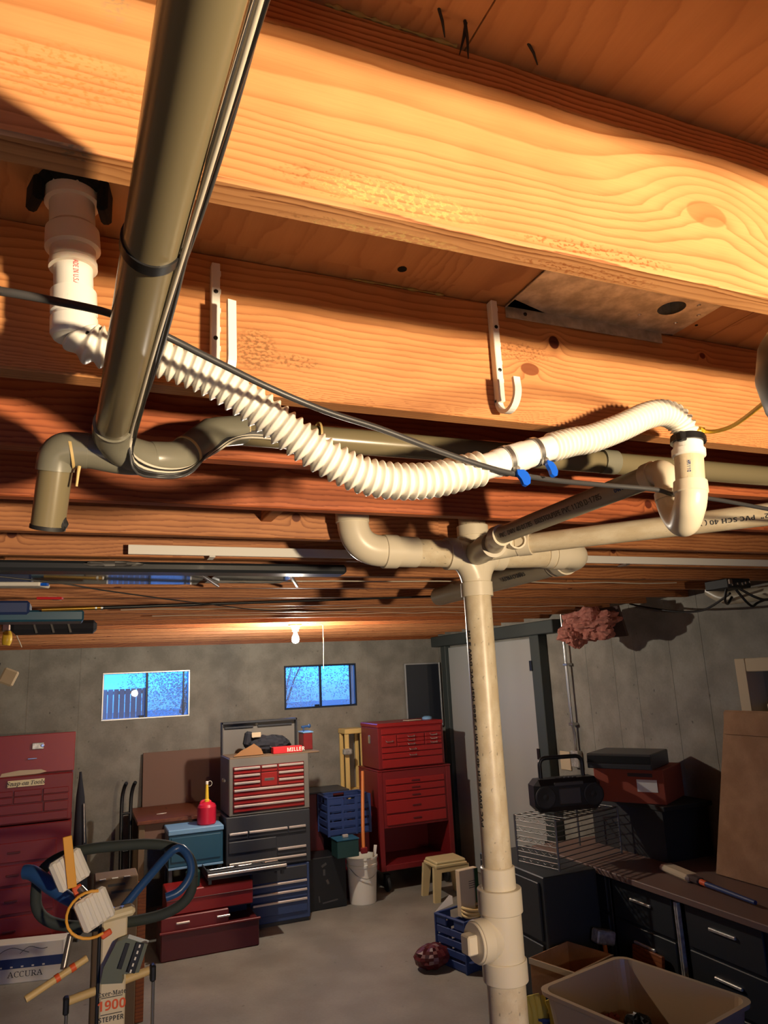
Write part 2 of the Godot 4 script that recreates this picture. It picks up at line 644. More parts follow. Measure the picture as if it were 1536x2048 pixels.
# ------------------------------------------------------------------ setting
func build_shell():
	var s := S()
	bb(s, XL - 0.2, -0.2, ZW - 0.25, XR + 0.25, 0.0, ZB + 0.2)
	struct("floor", s, M.floor)
	# far wall with two openings
	s = S()
	var top := 2.3575
	var z0 := ZW - 0.22
	var ho := [[0.215, 1.03], [1.99, 2.79]]
	var hy := [1.672, 2.118]
	bb(s, XL - 0.2, 0, z0, ho[0][0], top, ZW)
	bb(s, ho[0][1], 0, z0, ho[1][0], top, ZW)
	bb(s, ho[1][1], 0, z0, XR + 0.25, top, ZW)
	for h in ho:
		bb(s, h[0], 0, z0, h[1], hy[0], ZW)
		bb(s, h[0], hy[1], z0, h[1], top, ZW)
	var wb := struct("wall_back", s, M.wall)
	for x in [-1.0, -0.42, 0.02, 1.42, 1.62, 2.93, 3.5]:
		s = S()
		bb(s, x - 0.004, 0.0, ZW - 0.01, x + 0.004, top, ZW + 0.002)
		L(wb, "form_ridge", s, M.wall)
	# right wall with one opening
	s = S()
	bb(s, XR, 0, ZW, XR + 0.22, 2.44, -3.46)
	bb(s, XR, 0, -2.6, XR + 0.22, 2.44, ZB)
	bb(s, XR, 0, -3.46, XR + 0.22, 1.45, -2.6)
	bb(s, XR, 1.97, -3.46, XR + 0.22, 2.44, -2.6)
	var wr := struct("wall_right", s, M.wall)
	for z in [-4.95, -4.62, -4.38, -4.02, -3.72]:
		s = S()
		bb(s, XR - 0.0015, 0.0, z - 0.005, XR + 0.01, 2.44, z + 0.005)
		L(wr, "form_ridge", s, M.wall)
	s = S()
	bb(s, XL - 0.2, 0, ZW, XL, 2.44, ZB)
	struct("wall_left", s, M.wall)
	s = S()
	bb(s, XL - 0.2, 0, ZB, -1.6, YS, ZB + 0.2)
	bb(s, 0.9, 0, ZB, XR + 0.22, YS, ZB + 0.2)
	bb(s, -1.6, 0, ZB, 0.9, 0.5, ZB + 0.2)
	bb(s, -1.6, 2.2, ZB, 0.9, YS, ZB + 0.2)
	struct("wall_front", s, M.wall)
	# sill plates on the walls and the rim closing the joist bays
	s = S()
	bb(s, XL - 0.2, top, ZW - 0.15, XR + 0.2, YJ, ZW - 0.005)
	struct("trim_1", s, M.pine)
	s = S()
	bb(s, XR + 0.01, 2.44, ZW, XR + 0.15, 2.478, ZB)
	struct("trim_2", s, M.pine)
	# door in the right wall
	var d := Node3D.new()
	d.name = "door_1"
	add_child(d)
	d.position = Vector3(XR, 0, -6.45)
	d.set_meta("kind", "structure")
	s = S()
	bb(s, XR - 0.035, 0.01, -7.30, XR - 0.002, 2.24, -5.62, 0.004)
	P(d, "door_leaf", s, M.door)
	s = S()
	bb(s, XR - 0.07, 0, -7.42, XR, 2.26, -7.31, 0.005)
	P(d, "door_jamb", s, M.frame_green)
	s = S()
	bb(s, XR - 0.09, 0, -5.61, XR, 2.26, -5.47, 0.005)
	P(d, "door_jamb", s, M.frame_green)
	s = S()
	bb(s, XR - 0.12, 2.26, -7.55, XR, 2.372, -5.2, 0.006)
	P(d, "door_header", s, M.frame_green)
	for y in [0.45, 1.2, 1.95]:
		s = S()
		bb(s, XR - 0.10, y, -5.63, XR - 0.088, y + 0.09, -5.59, 0.002)
		P(d, "hinge", s, M.black)

func build_ceiling():
	var c := Node3D.new()
	c.name = "ceiling"
	add_child(c)
	c.set_meta("kind", "structure")
	# plywood sheets, 1.22 wide, staggered
	var rng := RandomNumberGenerator.new()
	rng.seed = 4
	var zz := ZW - 0.2
	var xs := [XL - 0.2, -3.7, -2.5, -1.26, -0.03, 0.36, 1.19, 2.42, 3.2, XR + 0.25]
	var zs := [ZW - 0.2, -6.2, -3.76, -2.55, -0.582, 1.85, ZB + 0.2]
	for j in zs.size() - 1:
		for i in xs.size() - 1:
			if j % 2 == 1 and i == 4:
				continue
			var x0: float = xs[i]
			var x1: float = xs[i + 1]
			if j % 2 == 1 and i == 5:
				x0 = xs[4]
			uvo = Vector2(rng.randf() * 3, rng.randf() * 3)
			var s := S()
			if x0 < 1.0 and x1 > 1.1 and zs[j] < -1.0 and zs[j + 1] > -0.9:
				# this sheet is cut round the duct boot
				deck(s, x0 + 0.001, YS, zs[j] + 0.001, 0.976, YS + 0.019, zs[j + 1] - 0.001)
				deck(s, 1.048, YS, zs[j] + 0.001, x1 - 0.001, YS + 0.019, zs[j + 1] - 0.001)
				deck(s, 0.976, YS, zs[j] + 0.001, 1.048, YS + 0.019, -0.981)
				deck(s, 0.976, YS, -0.909, 1.048, YS + 0.019, zs[j + 1] - 0.001)
			else:
				deck(s, x0 + 0.001, YS, zs[j] + 0.001, x1 - 0.001, YS + 0.019, zs[j + 1] - 0.001)
			L(c, "plywood_panel", s, M.ply)
	uvo = Vector2.ZERO
	var s0 := S()
	bb(s0, XL - 0.2, YS + 0.020, ZW - 0.2, 0.976, YS + 0.08, ZB + 0.2)
	bb(s0, 1.048, YS + 0.020, ZW - 0.2, XR + 0.25, YS + 0.08, ZB + 0.2)
	bb(s0, 0.976, YS + 0.020, ZW - 0.2, 1.048, YS + 0.08, -0.981)
	bb(s0, 0.976, YS + 0.020, -0.909, 1.048, YS + 0.08, ZB + 0.2)
	L(c, "upper_floor", s0, M.brown_board)
	# joists
	var jz := [-0.563, -1.039, -1.385, -1.769, -2.162, -2.56, -2.965, -3.37, -3.775, -4.18, -4.585, -4.99, -5.395, -5.80, -6.205, -6.61, -7.015, -7.42, -0.162, 0.245, 0.65, 1.055, 1.46, 1.865, 2.27, 2.68, 3.08, 3.49, 3.9]
	for i in jz.size():
		var s := S()
		var z: float = jz[i]
		uvo = Vector2.ZERO if i < 2 else Vector2(rng.randf() * 2.4, 0)
		bb(s, XL - 0.15, YJ, z - 0.038, XR + 0.15, YS - 0.0005, z, 0.003)
		var m: Material = M.joist
		if i == 0:
			m = M.joist1
		elif i == 1:
			m = M.joist2
		elif i == 2 or i == 3:
			m = M.joist_fir
		L(c, "joist", s, m)
	uvo = Vector2.ZERO
	# rim boards
	for e in [[XL - 0.2, ZW - 0.2, XR + 0.25, ZW - 0.02], [XL - 0.2, ZB + 0.1, XR + 0.25, ZB + 0.2], [XL - 0.2, ZW, XL - 0.151, ZB], [XR + 0.151, ZW, XR + 0.2, ZB]]:
		var s := S()
		bb(s, e[0], YJ, e[1], e[2], YS, e[3])
		L(c, "rim_board", s, M.joist)
	# nails through the deck beside the first joist, and one bent pair
	for n in [[0.31, -0.545, 0.006, -0.02], [0.345, -0.55, -0.002, -0.03], [0.42, -0.55, 0.01, -0.01], [0.342, -0.548, 0.004, -0.034]]:
		var s := S()
		tube(s, [Vector3(n[0], YS + 0.002, n[1] + 0.016), Vector3(n[0] + n[2], YS + n[3] * 0.5, n[1] + 0.012), Vector3(n[0] + n[2] * 2, YS + n[3], n[1] + 0.004)], [0.0018, 0.0016, 0.0006], 6)
		L(c, "nail", s, M.rubber)
	# glue line squeezed out along the joist
	var g := S()
	var gp := []
	var gr := []
	for k in 40:
		gp.append(Vector3(0.20 + k * 0.0038, YS - 0.001, -0.5625))
		gr.append(maxf(0.0004, 0.0005 + 0.0035 * rng.randf() * absf(sin(k * 0.5))))
	tube(g, gp, gr, 6)
	L(c, "glue_bead", g, M.glue)
	g = S()
	gp = []
	gr = []
	for k in 30:
		gp.append(Vector3(0.40 + k * 0.006, YS - 0.002, -1.037))
		gr.append(maxf(0.0004, 0.0005 + 0.003 * rng.randf() * absf(sin(k * 0.4))))
	tube(g, gp, gr, 6)
	L(c, "glue_bead", g, M.glue)
	# knot hole and screw heads in the deck
	for h in [[0.47, -0.985, 0.008], [1.12, -0.99, 0.003], [0.61, -0.40, 0.006]]:
		var s := S()
		lathe(s, Vector3(h[0], YS - 0.0012, h[1]), Vector3.UP, [[0, 0], [0, h[2]], [0.002, h[2]]], 12)
		L(c, "knot", s, M.soot)
	# bridging blocks between the far joists
	for e in [[-0.3, -2.964, -2.6], [0.5, -2.2, -1.808]]:
		var s := S()
		bb(s, e[0], YJ + 0.05, e[1] + 0.001, e[0] + 0.035, YS - 0.01, e[2] - 0.001, 0.002)
		L(c, "blocking", s, M.joist)

func deck(s: SurfaceTool, x0: float, y0: float, z0: float, x1: float, y1: float, z1: float):
	# underside with its grain along z
	var k := [Vector3(x0, y0, z1), Vector3(x0, y0, z0), Vector3(x1, y0, z0), Vector3(x1, y0, z1)]
	for ix in [[0, 1, 2], [0, 2, 3]]:
		for i in [ix[0], ix[2], ix[1]]:
			var v: Vector3 = k[i]
			s.set_normal(Vector3.DOWN)
			s.set_uv(Vector2(v.z / 1.6, v.x / 0.8) + uvo)
			s.add_vertex(v)
	quad(s, Vector3(x0, y1, z1), Vector3(x1, y1, z1), Vector3(x1, y1, z0), Vector3(x0, y1, z0))
	quad(s, Vector3(x0, y0, z1), Vector3(x1, y0, z1), Vector3(x1, y1, z1), Vector3(x0, y1, z1))
	quad(s, Vector3(x1, y0, z0), Vector3(x0, y0, z0), Vector3(x0, y1, z0), Vector3(x1, y1, z0))
	quad(s, Vector3(x0, y0, z0), Vector3(x0, y0, z1), Vector3(x0, y1, z1), Vector3(x0, y1, z0))
	quad(s, Vector3(x1, y0, z1), Vector3(x1, y0, z0), Vector3(x1, y1, z0), Vector3(x1, y1, z1))

func window(n: String, x0: float, x1: float, y0: float, y1: float, m: Material, thick: float):
	var w := Node3D.new()
	w.name = n
	add_child(w)
	w.position = Vector3((x0 + x1) * 0.5, y0, ZW)
	w.set_meta("kind", "structure")
	var za := ZW - 0.06
	var zb := ZW + 0.006
	var t := thick
	for e in [[x0, y0, x1, y0 + t], [x0, y1 - t, x1, y1], [x0, y0 + t, x0 + t, y1 - t], [x1 - t, y0 + t, x1, y1 - t]]:
		var s := S()
		bb(s, e[0], e[1], za, e[2], e[3], zb, 0.003)
		P(w, "window_frame", s, m)
	var xm := (x0 + x1) * 0.5
	var s2 := S()
	bb(s2, xm - 0.011, y0 + t, za + 0.01, xm + 0.011, y1 - t, zb - 0.02, 0.002)
	P(w, "mullion", s2, M.dark_frame)
	s2 = S()
	bb(s2, x1 - t - 0.05, y0 + t, za + 0.01, x1 - t - 0.035, y1 - t, zb - 0.03, 0.002)
	P(w, "sash_stile", s2, M.dark_frame)
	for e in [[x0 + t, xm - 0.011], [xm + 0.011, x1 - t]]:
		var s3 := S()
		bb(s3, e[0], y0 + t, ZW - 0.035, e[1], y1 - t, ZW - 0.032)
		P(w, "pane", s3, M.glass)
	var s4 := S()
	bb(s4, xm - 0.07, y0 + t, zb - 0.03, xm - 0.02, y0 + t + 0.018, zb - 0.01, 0.003)
	P(w, "sash_latch", s4, M.dark_frame)

func build_windows():
	window("window_1", 0.215, 1.03, 1.672, 2.118, M.alu, 0.016)
	window("window_2", 1.99, 2.79, 1.672, 2.118, M.dark_frame, 0.018)
	# right wall window with a painted frame and a board behind the glass
	var w := Node3D.new()
	w.name = "window_3"
	add_child(w)
	w.position = Vector3(XR, 1.45, -3.0)
	w.set_meta("kind", "structure")
	for e in [[1.45, -3.46, 1.97, -3.38], [1.45, -2.68, 1.97, -2.6], [1.89, -3.38, 1.97, -2.68], [1.45, -3.38, 1.50, -2.68]]:
		var s := S()
		bb(s, XR - 0.02, e[0], e[1], XR + 0.18, e[2], e[3], 0.004)
		P(w, "window_frame", s, M.card_pale)
	var s2 := S()
	bb(s2, XR + 0.12, 1.50, -3.38, XR + 0.123, 1.89, -2.68)
	P(w, "pane", s2, M.glass)
	s2 = S()
	bb(s2, XR + 0.19, 1.45, -3.46, XR + 0.22, 1.97, -2.6)
	P(w, "shutter_board", s2, M.plastic_grey)

	# unseen wide window behind the camera, placed to let in bluish daylight
	w = Node3D.new()
	w.name = "window_4"
	add_child(w)
	w.position = Vector3(-0.35, 0.5, ZB)
	w.set_meta("kind", "structure")
	for e in [[-1.6, 0.5, 0.9, 0.56], [-1.6, 2.14, 0.9, 2.2], [-1.6, 0.56, -1.54, 2.14], [0.84, 0.56, 0.9, 2.14], [-0.38, 0.56, -0.32, 2.14]]:
		var s := S()
		bb(s, e[0], e[1], ZB + 0.05, e[2], e[3], ZB + 0.12, 0.004)
		P(w, "window_frame", s, M.white)
	for e in [[-1.54, -0.38], [-0.32, 0.84]]:
		var s := S()
		bb(s, e[0], 0.56, ZB + 0.08, e[1], 2.14, ZB + 0.083)
		P(w, "pane", s, M.glass)

func blob(s: SurfaceTool, c: Vector3, rx: Vector3, sd: int, amp := 0.25, n := 12, fr := 2.0):
	var no := noise(sd, fr, 3)
	var g := []
	for j in n + 1:
		var row := []
		for i in 2 * n + 1:
			var th := PI * j / n
			var ph := TAU * (i % (2 * n)) / (2 * n)
			var d := Vector3(sin(th) * cos(ph), cos(th), sin(th) * sin(ph))
			var k := 1.0 + amp * no.get_noise_3dv(d * 1.7 + c)
			row.append(c + d * rx * k)
		g.append(row)
	for j in n:
		for i in 2 * n:
			quad(s, g[j][i], g[j][i + 1], g[j + 1][i + 1], g[j + 1][i])

func leaf_cloud(s: SurfaceTool, c: Vector3, rx: Vector3, count: int, size: float, sd: int):
	var rng := RandomNumberGenerator.new()
	rng.seed = sd
	for i in count:
		var d := Vector3(rng.randfn(), rng.randfn(), rng.randfn()).normalized() * pow(rng.randf(), 0.5)
		var p := c + d * rx
		var a := Vector3(rng.randfn(), rng.randfn(), rng.randfn()).normalized()
		var b := perp(a).rotated(a, rng.randf() * TAU)
		var z := size * rng.randf_range(0.6, 1.4)
		var e := a.cross(b) * z * 0.3
		quad(s, p - b * z * 0.5, p - e * 0.5, p + b * z * 0.5, p + e * 0.5)

func build_outside():
	var s := S()
	bb(s, -8, 1.2, -16, 12, 1.5, ZW - 0.3)
	struct("ground_outside", s, M.soil)
	var rng := RandomNumberGenerator.new()
	rng.seed = 77
	var spots := [[-0.7, -10.6, "dusky leafy bush outside behind the board fence"], [1.2, -9.9, "pale leafy bush outside the right pane of the left window"], [2.75, -10.6, "hazy leafy bush outside the left pane of the right window"], [3.95, -9.9, "leafy bush with dark gaps outside the right pane of the right window"]]
	for i in spots.size():
		var e = spots[i]
		var p := Vector3(e[0], 1.5, e[1])
		var t := thing("garden_bush", e[2], "bush", p, 0.0, "bushes outside the basement windows")
		var f := S()
		leaf_cloud(f, Vector3(0, 0.45, 0), Vector3(0.75, 0.6, 0.5), 6000, 0.036, 100 + i)
		var o := L(t, "foliage", f, M.foliage)
		o.set_meta("kind", "stuff")
		f = S()
		for k in 5:
			var q := Vector3(rng.randf_range(-0.4, 0.4), rng.randf_range(0.5, 0.9), rng.randf_range(-0.3, 0.3))
			tube(f, [Vector3(0, 0, 0), q * 0.5 + Vector3(0, 0.08, 0), q], [0.02, 0.013, 0.006], 6)
		L(t, "stems", f, M.fence)
	var fe := thing("board_fence", "dark vertical board fence outside the left pane of the left window", "fence", Vector3(0.4, 1.5, -9.1))
	for k in 12:
		s = S()
		bx(s, Vector3(-0.36 + k * 0.062, 0.23, 0), Vector3(0.052, 0.46, 0.02), 0.003)
		L(fe, "fence_board", s, M.fence)
	s = S()
	bx(s, Vector3(-0.02, 0.42, -0.025), Vector3(0.74, 0.04, 0.03), 0.003)
	L(fe, "rail", s, M.fence)

# ------------------------------------------------------------------ lamps
func build_unseen_work_lamp(p: Vector3, aim: Vector3, energy: float):  # lamp out of view, lights the near joists and pipes from behind
	var t := thing("unseen_work_lamp", "unseen reflector lamp behind the camera placed to light the near joists", "lamp", Vector3(p.x, 0, p.z))
	var q := Vector3(0, p.y, 0)
	var d := (aim - p).normalized()
	var s := S()
	lathe(s, Vector3.ZERO, Vector3.UP, [[0, 0], [0, 0.16], [0.02, 0.16], [0.03, 0.03], [0.03, 0]], 24)
	L(t, "base", s, M.black)
	s = S()
	rod(s, Vector3(0, 0.03, 0), q - d * 0.14, 0.012, 12)
	L(t, "pole", s, M.steel)
	s = S()
	rod(s, q - d * 0.16, q - d * 0.06, 0.022, 16, 0.004)
	L(t, "socket", s, M.porcelain)
	s = S()
	lathe(s, q, d, [[-0.10, 0.024], [-0.08, 0.05], [-0.05, 0.075], [-0.005, 0.095], [-0.005, 0.092], [-0.05, 0.072], [-0.08, 0.047], [-0.10, 0.020]], 28)
	L(t, "reflector", s, M.alu)
	var em := mat(Color(1, 0.95, 0.85), 0.4)
	em.emission_enabled = true
	em.emission = Color(1, 0.9, 0.72)
	em.emission_energy_multiplier = 3.0
	s = S()
	lathe(s, q - d * 0.062, d, [[0, 0.012], [0.02, 0.018], [0.035, 0.027], [0.05, 0.031], [0.065, 0.028], [0.078, 0.016], [0.082, 0.0]], 20, true)
	L(t, "glowing_bulb", s, em)
	var o := SpotLight3D.new()
	o.name = "lamp_light"
	o.light_color = Color(1.0, 0.89, 0.73)
	o.light_energy = energy
	o.light_size = 0.06
	o.spot_range = 25.0
	o.spot_attenuation = 2.0
	o.spot_angle = 60.0
	o.spot_angle_attenuation = 1.0
	o.shadow_enabled = true
	t.add_child(o)
	o.look_at_from_position(p + d * 0.03, p + d, Vector3.UP)

func build_unseen_low_lamp(p: Vector3, energy: float):  # flat lamp out of view, placed to light deck and joists from below
	var b := thing("unseen_bench", "unseen plain bench behind the camera carrying the low lamp", "bench", Vector3(p.x, 0, p.z))  # bench out of view, only there to carry the low lamp
	var s := S()
	bb(s, -0.6, 0.82, -0.3, 0.6, 0.86, 0.3, 0.004)
	L(b, "bench_top", s, M.pine)
	for e in [[-0.54, -0.25], [0.54, -0.25], [-0.54, 0.25], [0.54, 0.25]]:
		s = S()
		bb(s, e[0] - 0.035, 0, e[1] - 0.035, e[0] + 0.035, 0.82, e[1] + 0.035, 0.004)
		L(b, "leg", s, M.pine)
	var t := thing("unseen_low_lamp", "unseen flat lamp behind the camera placed to light the deck from below", "lamp", Vector3(p.x, 0.86, p.z))
	s = S()
	bb(s, -0.32, 0, -0.14, 0.32, 0.05, 0.14, 0.006)
	L(t, "housing", s, M.alu)
	var em := mat(Color(1, 0.96, 0.9), 0.4)
	em.emission_enabled = true
	em.emission = Color(1, 0.9, 0.76)
	em.emission_energy_multiplier = 2.0
	s = S()
	bb(s, -0.30, 0.05, -0.12, 0.30, 0.054, 0.12)
	L(t, "diffuser", s, em)
	var o := AreaLight3D.new()
	o.name = "lamp_light"
	o.light_color = Color(1.0, 0.88, 0.72)
	o.light_energy = energy
	o.area_size = Vector2(0.6, 0.24)
	o.shadow_enabled = true
	t.add_child(o)
	o.position = Vector3(0, 0.06, 0)
	o.rotation.x = PI / 2

func build_bulb(p: Vector3, energy: float):
	var t := thing("ceiling_bulb", "lit bare bulb in a white porcelain socket under the far joists", "lamp", p)
	var s := S()
	lathe(s, Vector3(0, 0, 0), Vector3.DOWN, [[0, 0], [0, 0.056], [0.012, 0.056], [0.02, 0.034], [0.052, 0.026], [0.055, 0.026], [0.055, 0]], 24)
	L(t, "socket", s, M.porcelain)
	var em := mat(Color(1, 0.97, 0.9), 0.4)
	em.emission_enabled = true
	em.emission = Color(1, 0.95, 0.86)
	em.emission_energy_multiplier = 25.0
	s = S()
	lathe(s, Vector3(0, -0.055, 0), Vector3.DOWN, [[0, 0.013], [0.02, 0.016], [0.04, 0.025], [0.06, 0.030], [0.078, 0.028], [0.09, 0.017], [0.095, 0.0]], 20, true)
	L(t, "glowing_bulb", s, em)
	s = S()
	tube(s, smoothed([Vector3(0.03, -0.01, 0.03), Vector3(0.08, 0.0, 0.05), Vector3(0.15, 0.004, 0.03), Vector3(0.235, -0.004, -0.02)]), 0.0025, 6)
	L(t, "cord_lead", s, M.cord)
	s = S()
	tube(s, [Vector3(0.235, -0.002, -0.02), Vector3(0.236, -0.16, -0.02), Vector3(0.231, -0.35, -0.02)], 0.0022, 6)
	L(t, "pull_cord", s, M.cord)
	var o := OmniLight3D.new()
	o.name = "lamp_light"
	o.position = Vector3(0, -0.11, 0)
	o.light_color = Color(1.0, 0.95, 0.87)
	o.light_energy = energy
	o.light_size = 0.025
	o.omni_range = 20.0
	o.omni_attenuation = 2.0
	o.shadow_enabled = true
	t.add_child(o)

# ------------------------------------------------------------------ pipes
func band(s: SurfaceTool, c: Vector3, ax: Vector3, r: float, w: float, th := 0.0015):
	ax = ax.normalized()
	lathe(s, c - ax * w * 0.5, ax, [[0, r - 0.001], [0, r + th], [w, r + th], [w, r - 0.001]], 28)

func build_vacuum_pipe():
	var t := thing("vacuum_pipe", "olive grey plastic tubing with strapped wires running under the joists", "pipe", Vector3(0.03, 2.3, -1.1))
	var R := 0.0245
	var A := Vector3(0.0945, 2.3668, 1.40)
	var B := Vector3(0.031, 2.338, -1.075)
	var A1 := A.lerp(B, 1.5 / 2.475)
	var s := S()
	rod(s, A, B, R, 40)
	P(t, "overhead_pipe", s, M.vac)
	var ax := (B - A).normalized()
	s = S()
	lathe(s, B - ax * 0.012, ax, [[0, R], [0, R + 0.0035], [0.014, R + 0.0035], [0.03, R + 0.003], [0.05, R + 0.002]], 32)
	P(t, "tee_collar", s, M.vac_fit)
	# black clamp band round the pipe
	var bp := A1.lerp(B, (0.598 - 0.10) / (1.075 - 0.10))
	s = S()
	band(s, bp, ax, R, 0.014, 0.002)
	P(t, "black_tie", s, M.black)
	# tee body and right sweep
	s = S()
	tube(s, smoothed([Vector3(-0.036, 2.322, -1.152), Vector3(0.0, 2.322, -1.15), Vector3(0.05, 2.315, -1.148), Vector3(0.10, 2.318, -1.152), Vector3(0.135, 2.324, -1.165)], 0.008), R + 0.002, 28)
	P(t, "tee_body", s, M.vac_fit)
	s = S()
	tube(s, smoothed([B - ax * 0.005, Vector3(0.034, 2.328, -1.10), Vector3(0.055, 2.318, -1.13), Vector3(0.09, 2.316, -1.15)], 0.006), R + 0.002, 28)
	P(t, "tee_branch", s, M.vac_fit)
	s = S()
	tube(s, smoothed([Vector3(0.0, 2.322, -1.15), Vector3(-0.03, 2.322, -1.152), Vector3(-0.043, 2.312, -1.158), Vector3(-0.046, 2.292, -1.165)], 0.004), R + 0.003, 28)
	P(t, "left_elbow", s, M.vac_fit)
	s = S()
	rod(s, Vector3(-0.045, 2.297, -1.163), Vector3(-0.0530, 2.206, -1.193), R, 28, 0.002)
	P(t, "drop_stub", s, M.vac)
	s = S()
	band(s, Vector3(-0.0527, 2.2095, -1.1918), Vector3(-0.085, -1.0, -0.33), R, 0.006, 0.001)
	blob(s, Vector3(-0.030, 2.213, -1.180), Vector3(0.006, 0.010, 0.006), 4, 0.5, 6)
	P(t, "torn_tape", s, M.rubber)
	# lift: 45 up and over to the long run
	var p1 := Vector3(0.135, 2.324, -1.165)
	var p2 := Vector3(0.200, 2.398, -1.235)
	var p3 := Vector3(0.26, 2.414, -1.25)
	s = S()
	tube(s, rounded([Vector3(0.09, 2.317, -1.15), p1, p2], 0.03), R + 0.0025, 28)
	P(t, "lower_elbow", s, M.vac_fit)
	s = S()
	rod(s, p1.lerp(p2, 0.2), p1.lerp(p2, 0.9), R, 28)
	P(t, "rising_pipe", s, M.vac)
	s = S()
	tube(s, rounded([p1.lerp(p2, 0.7), p2, p3], 0.03), R + 0.0025, 28)
	P(t, "upper_elbow", s, M.vac_fit)
	s = S()
	rod(s, p3 - Vector3(0.02, 0.004, 0.004), Vector3(2.2, 2.41, -1.25), R, 28)
	P(t, "long_run", s, M.vac)
	s = S()
	rod(s, Vector3(1.06, 2.4115, -1.25), Vector3(1.10, 2.4115, -1.25), R + 0.003, 28)
	P(t, "coupling", s, M.vac_fit)
	# tan cable ties
	for e in [[Vector3(-0.025, 2.320, -1.152), Vector3(1, 0.2, 0), 0.0275], [Vector3(0.150, 2.340, -1.18), Vector3(0.8, 0.7, -0.6), 0.028], [Vector3(0.265, 2.4145, -1.25), Vector3(1, 0, 0), 0.0255], [Vector3(0.40, 2.414, -1.25), Vector3(1, 0, 0), 0.0255], [Vector3(1.31, 2.411, -1.25), Vector3(1, 0, 0), 0.0255]]:
		s = S()
		band(s, e[0], e[1], e[2], 0.004, 0.0012)
		P(t, "cable_tie", s, M.tie)
	s = S()
	tube(s, [Vector3(-0.012, 2.293, -1.138), Vector3(-0.013, 2.283, -1.136), Vector3(-0.0145, 2.262, -1.138)], [0.003, 0.0025, 0.002], 6)
	P(t, "tie_tail", s, M.tie)
	# wires along the right side
	for k in 6:
		var off := Vector3(R + 0.001 + 0.0045 * (k % 2), -0.004 + 0.0042 * k - 0.008, 0)
		var pts := []
		for i in 9:
			var w := i / 8.0
			var bulge := 0.006 * sin(w * PI * 2.0 + k * 1.1) * (0.4 + 0.22 * k)
			pts.append(A1.lerp(B, w) + off + Vector3(bulge * 0.6, -bulge * 0.5, 0))
		pts.append(Vector3(0.062, 2.305 - 0.004 * k, -1.10))
		pts.append(Vector3(0.10, 2.295 - 0.003 * k, -1.125))
		pts.append(Vector3(0.148, 2.306 - 0.003 * k, -1.150 + 0.004 * k))
		pts.append(Vector3(0.20, 2.352 + 0.002 * k, -1.205))
		pts.append(Vector3(0.262, 2.392 + 0.002 * k, -1.228))
		pts.append(Vector3(0.40, 2.388 + 0.004 * k, -1.228))
		s = S()
		tube(s, smoothed(pts, 0.012), 0.0023, 8)
		P(t, "wire", s, M.black if k == 1 or k == 4 else (M.cable_white if k % 2 == 0 else M.cable_grey))

